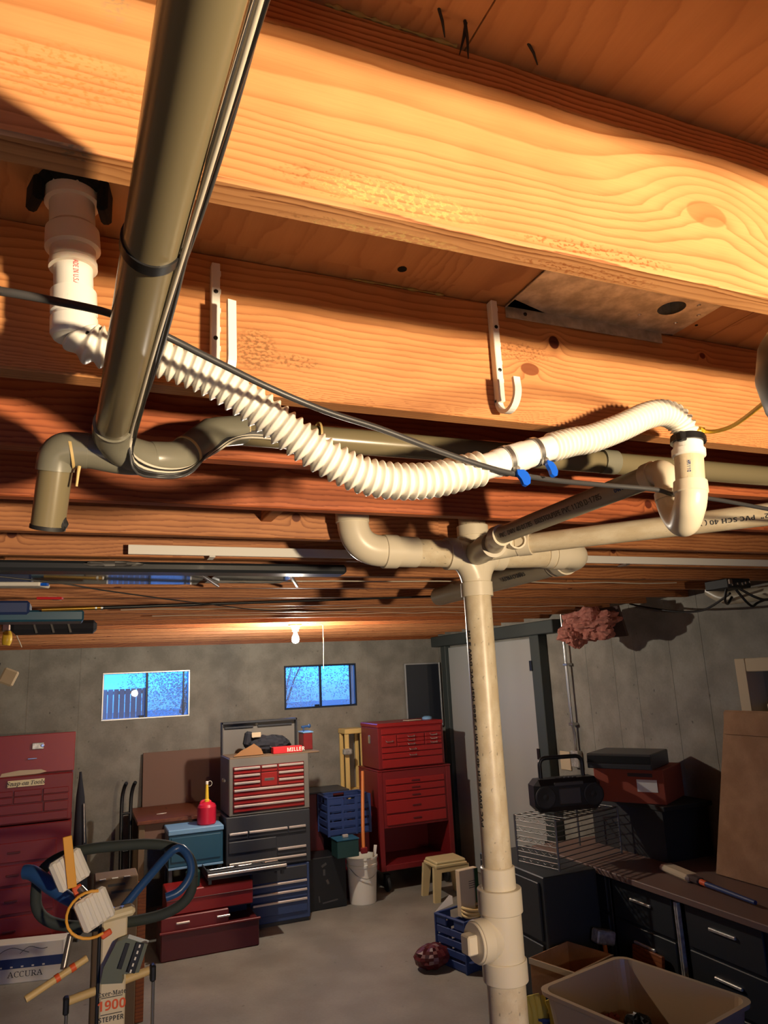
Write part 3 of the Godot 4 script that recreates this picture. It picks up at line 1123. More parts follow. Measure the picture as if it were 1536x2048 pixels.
func build_condensate_line():
	var t := thing("condensate_hose", "white corrugated drain hose sagging between joist pipe and trap", "hose", Vector3(0.4, 2.3, -0.94))
	var Z := -0.94
	# upper left stub of pipe through the deck
	var a := Vector3(-0.0365, YS + 0.01, Z)
	var dn := Vector3(0.014, -0.235, 0.0).normalized()
	var s := S()
	lathe(s, a, dn, [[0, 0], [0, 0.033], [0.016, 0.033], [0.018, 0.0345], [0.036, 0.0345], [0.037, 0.0285], [0.075, 0.0285]], 36)
	P(t, "deck_coupling", s, M.frosted)
	s = S()
	lathe(s, a, dn, [[0.070, 0.0], [0.070, 0.0285], [0.076, 0.0335], [0.103, 0.0345], [0.105, 0.0285], [0.121, 0.0285], [0.123, 0.0300], [0.131, 0.0300], [0.132, 0.0]], 36)
	P(t, "reducer_bushing", s, M.frosted)
	s = S()
	rod(s, a + dn * 0.12, a + dn * 0.19, 0.0242, 36)
	P(t, "printed_pipe", s, M.white)
	var tb := along(dn, Vector3(0.12, -0.1, 1))
	txt(t, "pipe_print", "MADE IN U.S.A.", a + dn * 0.146 + tb.z * 0.0243, tb, 0.0062, M.ink_red, "Droid Sans", 0.72)
	var q := a + dn * 0.165
	s = S()
	lathe(s, q, dn, [[0, 0.0], [0, 0.0282], [0.030, 0.0288], [0.032, 0.0262], [0.036, 0.0262], [0.038, 0.0290], [0.058, 0.0294], [0.064, 0.026], [0.064, 0]], 36)
	P(t, "hose_cuff", s, M.white)
	for k in 2:
		s = S()
		var d2 := Vector3(-0.35 + k * 0.95, 0, 1).normalized()
		lathe(s, q + dn * 0.018 + d2 * 0.0268, d2, [[0, 0.0038], [0.0016, 0.0034], [0.0016, 0.002], [0.0008, 0.0015], [0.0008, 0]], 12)
		P(t, "cuff_boss", s, M.white)
	# corrugated run, left part
	var e := q + dn * 0.06
	var pts := [e, Vector3(-0.019, 2.418, Z), Vector3(-0.008, 2.404, Z), Vector3(0.012, 2.399, Z), Vector3(0.045, 2.401, Z), Vector3(0.09, 2.393, Z), Vector3(0.149, 2.374, Z), Vector3(0.204, 2.343, Z), Vector3(0.26, 2.304, Z), Vector3(0.311, 2.272, Z), Vector3(0.363, 2.250, Z), Vector3(0.417, 2.243, Z), Vector3(0.475, 2.248, Z), Vector3(0.530, 2.263, Z), Vector3(0.566, 2.273, Z)]
	s = S()
	corrugated(s, pts, 0.0208, 0.0282, 0.0132)
	P(t, "corrugated_hose", s, M.hose)
	# straight connector with two clamps
	var c0 := Vector3(0.558, 2.271, Z)
	var c1 := Vector3(0.708, 2.320, Z)
	var cd := (c1 - c0).normalized()
	s = S()
	lathe(s, c0, cd, [[0, 0.0], [0, 0.0205], [0.03, 0.0205], [0.036, 0.0225], [0.062, 0.0225], [0.0625, 0.0235], [0.092, 0.0235], [0.0925, 0.0225], [0.118, 0.0225], [0.124, 0.0205], [0.155, 0.0205], [0.155, 0]], 36)
	P(t, "hose_connector", s, M.white)
	for k in 2:
		var cc := c0 + cd * (0.055 + 0.058 * k)
		s = S()
		band(s, cc, cd, 0.0238, 0.0085, 0.0008)
		var cl := P(t, "hose_clamp", s, M.steel)
		# worm housing
		s = S()
		var dd := Vector3(0.05, -0.75, 0.65).normalized()
		dd = (dd - cd * dd.dot(cd)).normalized()
		var Bc := along(cd, dd)
		bx(s, cc + dd * 0.028, Vector3(0.010, 0.013, 0.008), 0.002, Bc)
		P(cl, "worm_housing", s, M.steel)
		s = S()
		var kp := cc + dd * 0.034 + Vector3(0.004, -0.004, 0.0)
		var Kb := along(Vector3(1, 0.15, 0), Vector3(-0.35, 0.1, 1)) if k == 0 else along(Vector3(1, -0.1, -0.2), Vector3(-0.1, 0.25, 1))
		var poly := [Vector2(-0.007, 0.008), Vector2(0.006, 0.007), Vector2(0.011, 0.001), Vector2(0.013, -0.008), Vector2(0.009, -0.017), Vector2(0.002, -0.020), Vector2(-0.003, -0.017), Vector2(-0.004, -0.009), Vector2(-0.008, 0.0)]
		ext(s, poly, 0.006, kp, Kb)
		P(cl, "thumb_key", s, M.blue_key, "blue plastic thumb key")
	# right part up to the trap
	pts = [c1 - cd * 0.012, Vector3(0.745, 2.331, Z), Vector3(0.781, 2.339, Z), Vector3(0.848, 2.365, Z), Vector3(0.905, 2.391, Z), Vector3(0.945, 2.402, Z), Vector3(0.975, 2.397, Z), Vector3(0.992, 2.379, Z), Vector3(0.998, 2.357, Z)]
	s = S()
	corrugated(s, pts, 0.0192, 0.0245, 0.0092)
	P(t, "corrugated_hose", s, M.hose)
	# trap
	var td := Vector3(-0.014, -0.13, 0).normalized()
	var ta := Vector3(1.0, 2.362, Z)
	s = S()
	lathe(s, ta, td, [[0, 0.018], [0, 0.0295], [0.0125, 0.0305], [0.0126, 0.024], [0.014, 0.02]], 32)
	bx(s, ta + td * 0.006 + Vector3(-0.027, 0, 0.012), Vector3(0.014, 0.017, 0.014), 0.002)
	bx(s, ta + td * 0.006 + Vector3(0.029, 0.002, 0.006), Vector3(0.012, 0.014, 0.012), 0.002)
	P(t, "black_clamp", s, M.black)
	s = S()
	lathe(s, ta, td, [[0.012, 0], [0.012, 0.0255], [0.026, 0.0255], [0.0262, 0.029], [0.038, 0.029], [0.040, 0.026], [0.040, 0]], 32)
	P(t, "hose_cuff", s, M.white)
	s = S()
	rod(s, ta + td * 0.036, ta + td * 0.096, 0.0248, 32)
	P(t, "trap_inlet", s, M.pvc_old)
	var ib := along(td, Vector3(-0.75, -0.1, 0.7))
	txt(t, "pipe_print", "HPI 1 1/2", ta + td * 0.064 + ib.z * 0.025, ib, 0.0055, M.ink_blue, "Droid Sans", 0.7, true)
	s = S()
	lathe(s, ta, td, [[0.086, 0.0], [0.086, 0.0285], [0.106, 0.0295], [0.108, 0.0275], [0.108, 0]], 32)
	P(t, "trap_socket", s, M.pvc)
	var b0 := ta + td * 0.10
	var rx := Vector3(1.030, 2.262, -1.030)
	s = S()
	tube(s, smoothed([b0, b0 + td * 0.012, b0 + td * 0.032 + Vector3(0.004, 0, -0.010), Vector3(1.006, 2.2135, -0.982), rx + Vector3(-0.007, -0.028, 0.016), rx, rx + Vector3(0.001, 0.02, -0.001)], 0.004), 0.0272, 32)
	P(t, "trap_bend", s, M.pvc)
	var ry := Vector3(1.034, 2.322, -1.036)
	s = S()
	tube(s, rounded([rx + Vector3(0, -0.005, 0), ry + Vector3(0.001, 0.006, -0.002), Vector3(1.066, 2.342, -1.12)], 0.032, 10), 0.0245, 32)
	lathe(s, rx, ry - rx, [[0.005, 0.02], [0.005, 0.0285], [0.02, 0.0285], [0.02, 0.02]], 32)
	P(t, "trap_riser", s, M.pvc)
	s = S()
	var n0 := Vector3(1.052, 2.334, -1.085)
	var n1 := Vector3(1.066, 2.330, -1.72)
	var nd := (n1 - n0).normalized()
	lathe(s, n0, nd, [[0, 0.0], [0, 0.0285], [0.022, 0.0285], [0.022, 0.024], [0.022, 0.0]], 32)
	P(t, "outlet_collar", s, M.pvc)
	s = S()
	rod(s, n0 + nd * 0.015, n1, 0.0242, 32)
	P(t, "outlet_pipe", s, M.bristol)
	var vx := -nd
	var tz := along(vx, Vector3(-0.72, -0.28, 0.3))
	var pm := n0 + nd * 0.085 + tz.z * 0.0243
	txt(t, "pipe_print", "DWV", pm - tz.y * 0.0005, tz, 0.008, M.ink_blue, "Droid Sans", 1.3, true)
	txt(t, "pipe_print", "BRISTOLPIPE PVC 1120 D-1785", n0 + nd * 0.275 + tz.z * 0.0243, tz, 0.0125, M.ink_dark, "Droid Sans", 1.15)
	txt(t, "pipe_print", "PVC  DWV 40 01785", n0 + nd * 0.50 + tz.z * 0.0243, tz, 0.0125, M.ink_dark, "Droid Sans", 1.1)
	# black sealant round the hole in the deck
	var r := thing("deck_sealant", "ragged black sealant round the pipe hole between the joists", "sealant", Vector3(-0.036, YS - 0.012, -0.94))
	s = S()
	for k in 7:
		var an := TAU * k / 7.0
		var d := Vector3(cos(an), 0, sin(an))
		bx(s, d * 0.036 + Vector3(0, 0.006, 0), Vector3(0.018, 0.012, 0.034), 0.004, Basis(Vector3.UP, -an))
	L(r, "sealant_ring", s, M.soot)
	s = S()
	bx(s, Vector3(-0.043, -0.010, 0.005), Vector3(0.014, 0.036, 0.04), 0.004, Basis(Vector3.UP, 0.3))
	L(r, "sealant_flap", s, M.soot)
	s = S()
	bx(s, Vector3(0.042, -0.008, 0.01), Vector3(0.014, 0.046, 0.04), 0.004, Basis(Vector3.UP, -0.2))
	L(r, "sealant_flap", s, M.soot)

func corrugated(s: SurfaceTool, pts: Array, r0: float, r1: float, pitch: float):
	var c := Curve3D.new()
	c.bake_interval = 0.004
	var n := pts.size()
	for i in n:
		var t := Vector3.ZERO
		if i > 0 and i < n - 1:
			t = (pts[i + 1] - pts[i - 1]) / 6.0
		c.add_point(pts[i], -t, t)
	var ln := c.get_baked_length()
	var ribs := int(round(ln / pitch))
	var per := 8
	var P2 := []
	var rr := []
	for i in ribs * per + 1:
		P2.append(c.sample_baked(ln * i / (ribs * per), true))
		var w := fposmod(float(i) / per, 1.0)
		var k := pow(0.5 - 0.5 * cos(TAU * w), 0.9)
		rr.append(lerp(r0, r1, k))
	tube(s, P2, rr, 32)

func build_stack():
	var X := 1.197
	var Z := -2.08
	var t := thing("drain_stack", "cream plastic drain stack with side arms and a square cleanout plug", "pipe", Vector3(X, 0, Z))
	var C := Vector3(X, 2.345, Z)
	var R := 0.0445
	# main pipe, reducing bush and cleanout tee
	var s := S()
	rod(s, Vector3(X, 1.36, Z), Vector3(X, 2.25, Z), R, 40)
	P(t, "stack_pipe", s, M.pvc_old)
	s = S()
	lathe(s, Vector3(X, 1.325, Z), Vector3.UP, [[0, 0.0], [0, 0.0515], [0.062, 0.0515], [0.065, 0.048], [0.065, 0]], 40)
	P(t, "reducer_bush", s, M.pvc)
	s = S()
	lathe(s, Vector3(X, 1.08, Z), Vector3.UP, [[0, 0], [0, 0.065], [0.002, 0.0665], [0.055, 0.0665], [0.058, 0.064], [0.058, 0.0605], [0.183, 0.0605], [0.183, 0.064], [0.186, 0.0665], [0.248, 0.0665], [0.25, 0.065], [0.25, 0.05], [0.25, 0]], 40)
	P(t, "cleanout_tee", s, M.pvc)
	s = S()
	rod(s, Vector3(X, 0.0, Z), Vector3(X, 1.09, Z), 0.057, 40)
	P(t, "lower_pipe", s, M.pvc_old)
	var pd := Vector3(-0.995, 0.0, 0.09).normalized()
	var pc := Vector3(X, 1.198, Z)
	s = S()
	lathe(s, pc, pd, [[0.02, 0], [0.02, 0.050], [0.05, 0.055], [0.062, 0.0585], [0.094, 0.0585], [0.096, 0.057], [0.096, 0]], 40)
	P(t, "cleanout_branch", s, M.pvc)
	s = S()
	lathe(s, pc, pd, [[0.096, 0.0], [0.096, 0.054], [0.101, 0.054], [0.103, 0.052], [0.103, 0]], 40)
	var pl := P(t, "cleanout_plug", s, M.pvc)
	s = S()
	bx(s, pc + pd * 0.118, Vector3(0.042, 0.052, 0.034), 0.004, along(Vector3(0.09, 0, 0.995), pd))
	P(pl, "square_nut", s, M.pvc)
	# cross fitting
	s = S()
	lathe(s, Vector3(X, 2.205, Z), Vector3.UP, [[0, 0.0], [0, 0.0525], [0.045, 0.0525], [0.047, 0.048], [0.06, 0.0475], [0.20, 0.0475], [0.20, 0.0525], [0.235, 0.0525], [0.235, 0.0]], 40)
	lathe(s, C, Vector3.LEFT, [[0.0, 0.047], [0.065, 0.047], [0.07, 0.0525], [0.105, 0.0525], [0.105, 0.0]], 40)
	lathe(s, C, Vector3.RIGHT, [[0.0, 0.047], [0.065, 0.047], [0.07, 0.0525], [0.105, 0.0525], [0.105, 0.0]], 40)
	for sx in [-1, 1]:
		sweep(s, C, sx)
	P(t, "cross_fitting", s, M.pvc)
	# vent going up through the joist bay
	s = S()
	rod(s, Vector3(X, 2.42, Z), Vector3(X, YS, Z), R, 36)
	P(t, "riser", s, M.pvc_old)
	# left arm and elbow turning up
	s = S()
	rod(s, C + Vector3(-0.10, 0, 0), Vector3(0.89, 2.348, Z), R, 36)
	P(t, "left_arm", s, M.pvc_old)
	s = S()
	var e0 := Vector3(0.905, 2.348, Z)
	tube(s, rounded([e0 + Vector3(0.08, 0, 0), Vector3(0.772, 2.35, Z), Vector3(0.770, 2.56, Z)], 0.098, 14), 0.0492, 36)
	lathe(s, Vector3(0.915, 2.348, Z), Vector3.LEFT, [[0, 0], [0, 0.0535], [0.045, 0.0535], [0.047, 0.048]], 36)
	lathe(s, Vector3(0.771, 2.435, Z), Vector3.UP, [[0, 0.047], [0.002, 0.0525], [0.035, 0.0525], [0.035, 0]], 36)
	P(t, "left_elbow", s, M.pvc)
	s = S()
	rod(s, Vector3(0.77, 2.46, Z), Vector3(0.77, YS, Z), R, 32)
	P(t, "left_riser", s, M.pvc_old)
	# right arm, elbow and run going back
	s = S()
	rod(s, C + Vector3(0.10, 0, 0), Vector3(1.53, 2.352, Z), R, 36)
	P(t, "right_arm", s, M.pvc_old)
	s = S()
	tube(s, rounded([Vector3(1.47, 2.352, Z), Vector3(1.632, 2.353, Z), Vector3(1.628, 2.345, Z - 0.16)], 0.078, 12), 0.0492, 36)
	lathe(s, Vector3(1.50, 2.352, Z), Vector3.RIGHT, [[0, 0], [0, 0.0535], [0.045, 0.0535], [0.047, 0.048]], 36)
	lathe(s, Vector3(1.625, 2.346, Z - 0.085), Vector3.FORWARD, [[0, 0.047], [0, 0.053], [0.04, 0.053], [0.04, 0.0]], 36)
	P(t, "right_elbow", s, M.pvc)
	s = S()
	rod(s, Vector3(1.625, 2.345, Z - 0.10), Vector3(1.625, 2.335, -3.2), R, 32)
	P(t, "back_run", s, M.pvc_grey)
	txt(t, "pipe_print", "ASTM D 2665", Vector3(1.58, 2.325, -2.45), along(Vector3(0, 0.01, 1), Vector3(-1, -0.5, 0)), 0.016, M.ink_dark, "Droid Sans", 1.3, true)
	# front wye gathering the two small lines
	var E1 := Vector3(1.066, 2.330, -1.72)
	var hub := Vector3(1.135, 2.335, -1.90)
	s = S()
	tube(s, smoothed([C, C.lerp(hub, 0.6) + Vector3(0, -0.004, 0), hub, hub.lerp(E1, 0.45) + Vector3(0.012, -0.004, 0)], 0.01), 0.0385, 32)
	P(t, "wye_body", s, M.pvc_grey)
	s = S()
	tube(s, smoothed([hub.lerp(E1, 0.30) + Vector3(0.018, -0.004, 0), hub.lerp(E1, 0.7) + Vector3(0.008, -0.001, 0.0), E1 + Vector3(-0.001, 0, 0.02)], 0.006), 0.029, 30)
	P(t, "small_elbow", s, M.pvc_old)
	s = S()
	lathe(s, E1 + Vector3(-0.001, 0, 0.03), Vector3(0.0, 0, -1), [[0, 0.0], [0, 0.0305], [0.032, 0.0305], [0.032, 0.0]], 30)
	P(t, "small_collar", s, M.pvc)
	var F0 := Vector3(1.262, 2.342, -1.86)
	var F1 := Vector3(1.70, 2.332, -1.27)
	var fd := (F1 - F0).normalized()
	s = S()
	rod(s, F0, F0 + fd * 2.3, 0.0302, 32)
	P(t, "side_line", s, M.pvc_old)
	s = S()
	lathe(s, F0 - fd * 0.03, fd, [[0, 0.0], [0, 0.0355], [0.042, 0.0355], [0.042, 0.0]], 32)
	tube(s, smoothed([F0 - fd * 0.02, F0 - fd * 0.07 + Vector3(-0.01, -0.004, 0), hub + Vector3(0.02, -0.005, -0.02)], 0.008), 0.033, 28)
	P(t, "side_wye", s, M.pvc)
	# open socket facing the room
	var od := Vector3(-0.25, -0.05, 1).normalized()
	var oc := F0 - fd * 0.04 + Vector3(-0.018, 0.008, 0.015)
	s = S()
	lathe(s, oc, od, [[0, 0.0], [0.0, 0.026], [0.042, 0.0275], [0.042, 0.0225], [0.008, 0.0225], [0.008, 0.0]], 32)
	P(t, "open_socket", s, M.pvc)
	var lb := along(-fd, Vector3(-0.55, -0.25, 0.7))
	lb = Basis(lb.x, lb.y, lb.z)
	txt(t, "pipe_print", "2\"  PVC SCH 40 ( ) ASTM", F0 + fd * 0.55 + lb.z * 0.0303, lb, 0.013, M.ink_dark, "Droid Sans", 1.2, true)
	# print down the left side of the stack
	var sb := along(Vector3.UP, Vector3(-0.98, 0, 0.15))
	txt(t, "pipe_print", "PVC DWV SCH 40 ASTM D 2665 NSF PVC DWV 3 IN", Vector3(X, 1.80, Z) + sb.z * 0.0447, sb, 0.012, M.ink_dark, "Droid Sans", 1.6, true)

func sweep(s: SurfaceTool, C: Vector3, sx: float):
	var pts := [C + Vector3(sx * 0.078, 0, 0), C + Vector3(sx * 0.055, -0.004, 0), C + Vector3(sx * 0.03, -0.022, 0), C + Vector3(sx * 0.010, -0.055, 0), C + Vector3(0, -0.092, 0)]
	tube(s, smoothed(pts, 0.008), 0.0474, 32)

func build_hooks():
	for e in [[0.668, 2.621, 2.432, 2.452, "white plastic pipe hook on the second joist beside the metal panel", 0.0], [0.170, 2.601, 2.425, 2.515, "white plastic pipe hook on the second joist above the hose", 0.24]]:
		var x: float = e[0]
		var t := thing("pipe_hook", e[4], "hook", Vector3(x, e[2], -1.037), 0.0, "pipe hooks on the second joist")
		var s := S()
		bb(s, x - 0.0065, e[2] - 0.006, -1.0385, x + 0.0065, e[1], -1.022, 0.0012)
		var y: float = e[2]
		P(t, "strap", s, M.white)
		s = S()
		for k in 5:
			var yy: float = lerp(y + 0.03, float(e[1]) - 0.02, k / 4.0)
			bb(s, x + 0.0055, yy, -1.0385, x + 0.008, yy + 0.008, -1.0235, 0.0006)
		P(t, "notch_rib", s, M.white)
		# curl in the plane across the joist
		s = S()
		var poly := []
		var r0 := 0.034
		var r1 := 0.027
		var cz := r0
		for k in 17:
			var a := PI + PI * k / 16.0
			poly.append(Vector2(cz + r0 * cos(a), y + r0 * sin(a)))
		poly.append(Vector2(cz + r0 - 0.002, e[3]))
		poly.append(Vector2(cz + r1 - 0.001, e[3]))
		for k in 17:
			var a := TAU - PI * k / 16.0
			poly.append(Vector2(cz + r1 * cos(a), y + r1 * sin(a)))
		var sw: float = e[5]
		ext(s, poly, 0.013, Vector3(x, 0, -1.0385), Basis(Vector3(sin(sw), 0, cos(sw)), Vector3(0, 1, 0), Vector3(-cos(sw), 0, sin(sw))))
		P(t, "curl", s, M.white)
		for k in [0.28, 0.72]:
			s = S()
			lathe(s, Vector3(x, lerp(y, float(e[1]), k), -1.0225), Vector3(0, 0, 1), [[0, 0.0035], [0.0012, 0.0035], [0.0018, 0.002], [0.0018, 0]], 12)
			P(t, "screw", s, M.black)

func build_duct_panel():
	var t := thing("duct_panel", "galvanized sheet metal panel with a cut hole between first joists", "metal panel", Vector3(0.9, YS - 0.006, -0.82))
	var s := S()
	# sheet with a round hole: two halves round the hole
	var x0 := 0.700
	var x1 := 1.10
	var z0 := -1.036
	var z1 := -0.603
	var hc := Vector2(1.012, -0.945)
	var hr := 0.026
	var y := YS - 0.004
	var ring := []
	for k in 33:
		var a := TAU * k / 32.0
		ring.append(hc + Vector2(cos(a), sin(a)) * hr)
	var corner := func(d: Vector2) -> Vector2:
		var tx := INF
		if abs(d.x) > 1e-6:
			tx = ((x1 - hc.x) if d.x > 0 else (x0 - hc.x)) / d.x
		var tz := INF
		if abs(d.y) > 1e-6:
			tz = ((z1 - hc.y) if d.y > 0 else (z0 - hc.y)) / d.y
		return hc + d * min(tx, tz)
	for k in 32:
		var a: Vector2 = ring[k]
		var b: Vector2 = ring[k + 1]
		var c: Vector2 = corner.call((b - hc).normalized())
		var d: Vector2 = corner.call((a - hc).normalized())
		var q := [Vector3(a.x, y, a.y), Vector3(b.x, y, b.y), Vector3(c.x, y, c.y), Vector3(d.x, y, d.y)]
		quad(s, q[0], q[1], q[2], q[3])
		if abs(c.x - d.x) > 1e-4 and abs(c.y - d.y) > 1e-4:
			var k2 := Vector2(x1 if c.x + d.x > 2 * hc.x else x0, z1 if c.y + d.y > 2 * hc.y else z0)
			tri(s, Vector3(d.x, y, d.y), Vector3(c.x, y, c.y), Vector3(k2.x, y, k2.y), Vector3.DOWN)
	bb(s, x0, y + 0.0003, z0, 0.95, y + 0.001, z1)
	P(t, "sheet", s, M.galv)
	s = S()
	bb(s, x0, YS - 0.026, z0 - 0.0005, x1 - 0.03, YS - 0.003, z0 + 0.0015, 0.0004)
	P(t, "flange", s, M.galv)
	s = S()
	bb(s, x0, YS - 0.006, z0, x0 + 0.0015, YS - 0.003, z1)
	P(t, "edge", s, M.galv)
	for p in [[1.055, -0.92], [1.065, -0.99], [1.085, -0.95], [0.97, -0.985]]:
		s = S()
		lathe(s, Vector3(p[0], y, p[1]), Vector3.DOWN, [[0, 0.004], [0.002, 0.003], [0.0025, 0]], 10)
		P(t, "screw", s, M.steel)
	s = S()
	lathe(s, Vector3(0.742, YS - 0.014, z0 + 0.0015), Vector3(0, 0, 1), [[0, 0.004], [0.002, 0.003], [0.0025, 0]], 10)
	P(t, "screw", s, M.black)
	# short duct boot rising through the deck above the hole
	for e in [[-0.034, 0.034, 0.033, 0.0345], [-0.034, 0.034, -0.0345, -0.033], [-0.0345, -0.033, -0.034, 0.034], [0.033, 0.0345, -0.034, 0.034]]:
		s = S()
		bb(s, hc.x + e[0], YS - 0.003, hc.y + e[2], hc.x + e[1], YS + 0.35, hc.y + e[3])
		P(t, "duct_boot", s, M.galv)
	s = S()
	bb(s, hc.x - 0.036, YS + 0.35, hc.y - 0.036, hc.x + 0.036, YS + 0.36, hc.y + 0.036)
	P(t, "duct_boot", s, M.galv)

func build_cables():
	var pts := [Vector3(-0.30, 2.22, -0.55), Vector3(-0.106, 2.326, -0.691), Vector3(-0.086, 2.344, -0.722), Vector3(-0.039, 2.364, -0.765), Vector3(0.016, 2.379, -0.805), Vector3(0.073, 2.378, -0.836), Vector3(0.140, 2.356, -0.847), Vector3(0.211, 2.332, -0.856), Vector3(0.290, 2.314, -0.871), Vector3(0.374, 2.301, -0.884), Vector3(0.475, 2.281, -0.901), Vector3(0.584, 2.264, -0.918), Vector3(0.696, 2.264, -0.946), Vector3(0.83, 2.274, -0.986), Vector3(0.95, 2.272, -0.985), Vector3(1.00, 2.268, -0.992), Vector3(1.19, 2.286, -1.07), Vector3(1.39, 2.285, -1.114), Vector3(1.9, 2.27, -1.2)]
	var t := thing("black_cable", "black cable drooping across the corrugated hose to the trap", "cable", pts[8])
	var s := S()
	tube(s, smoothed(pts, 0.015), 0.0044, 12)
	P(t, "cable_run", s, M.cable_grey)
	# yellow cord and the unlit hood it feeds
	t = thing("extension_cord", "thin yellow cord tied at the black clamp above the trap", "cord", Vector3(1.02, 2.36, -0.93))
	s = S()
	tube(s, smoothed([Vector3(1.022, 2.372, -0.930), Vector3(1.035, 2.366, -0.915), Vector3(1.03, 2.36, -0.87), Vector3(1.00, 2.358, -0.80), Vector3(0.95, 2.357, -0.71), Vector3(0.88, 2.345, -0.655), Vector3(0.80, 2.31, -0.55), Vector3(0.60, 2.20, -0.375), Vector3(0.42, 2.13, -0.25), Vector3(0.292, 2.115, -0.187)], 0.01), 0.0036, 10)
	P(t, "cord_run", s, M.yellow_cord)
	s = S()
	blob(s, Vector3(1.022, 2.371, -0.930), Vector3(0.009, 0.008, 0.008), 3, 0.4, 6)
	P(t, "knot", s, M.yellow_cord)
	t = thing("lamp_hood", "dark rounded metal lamp hood cut by the right edge of the photo", "lamp hood", Vector3(0.288, 2.044, -0.187))
	s = S()
	lathe(s, Vector3(0.0, 0.0, 0.0), Vector3(0.05, 1, 0), [[0, 0.014], [0.011, 0.024], [0.024, 0.030], [0.038, 0.0325], [0.052, 0.030], [0.062, 0.023], [0.070, 0.011], [0.073, 0.0]], 32, true)
	L(t, "hood", s, M.plastic_black)
	s = S()
	rod(s, Vector3(0, -0.05, 0), Vector3(0, 0.002, 0), 0.011, 20, 0.003)
	L(t, "handle", s, M.rubber)
	# thin pale wires standing in for the lit edges of joists further back
	var k := 0
	for e in [[-0.6, 3.0, -3.05, "thin pale wire standing in for a lit joist edge behind the shiny sheet"], [0.2, 3.3, -4.25, "thin pale wire standing in for a lit edge of the middle joists"], [0.4, 3.3, -4.64, "thin pale wire standing in for a lit joist edge just in front of the bulb"]]:
		t = thing("lit_edge_wire", e[3], "wire", Vector3(1, YJ - 0.006, e[2]))
		var q := []
		for i in 16:
			q.append(Vector3(lerp(float(e[0]), float(e[1]), i / 15.0), YJ - 0.006 - 0.006 * absf(sin(i * 1.7 + k)), e[2] + 0.01 * sin(i * 0.9)))
		s = S()
		tube(s, smoothed(q, 0.04), 0.003, 6)
		P(t, "wire_run", s, M.cable_white)
		k += 1
	t = thing("sagging_wire", "dark thin wire sagging diagonally below the shiny sheet", "wire", Vector3(0.2, 2.3, -3.0))
	s = S()
	tube(s, smoothed([Vector3(-0.5, 2.385, -2.8), Vector3(-0.1, 2.355, -2.9), Vector3(0.1, 2.335, -3.0), Vector3(0.5, 2.33, -3.4), Vector3(1.0, 2.35, -4.0), Vector3(1.6, 2.38, -4.3)], 0.04), 0.003, 6)
	P(t, "wire_run", s, M.cable_grey)

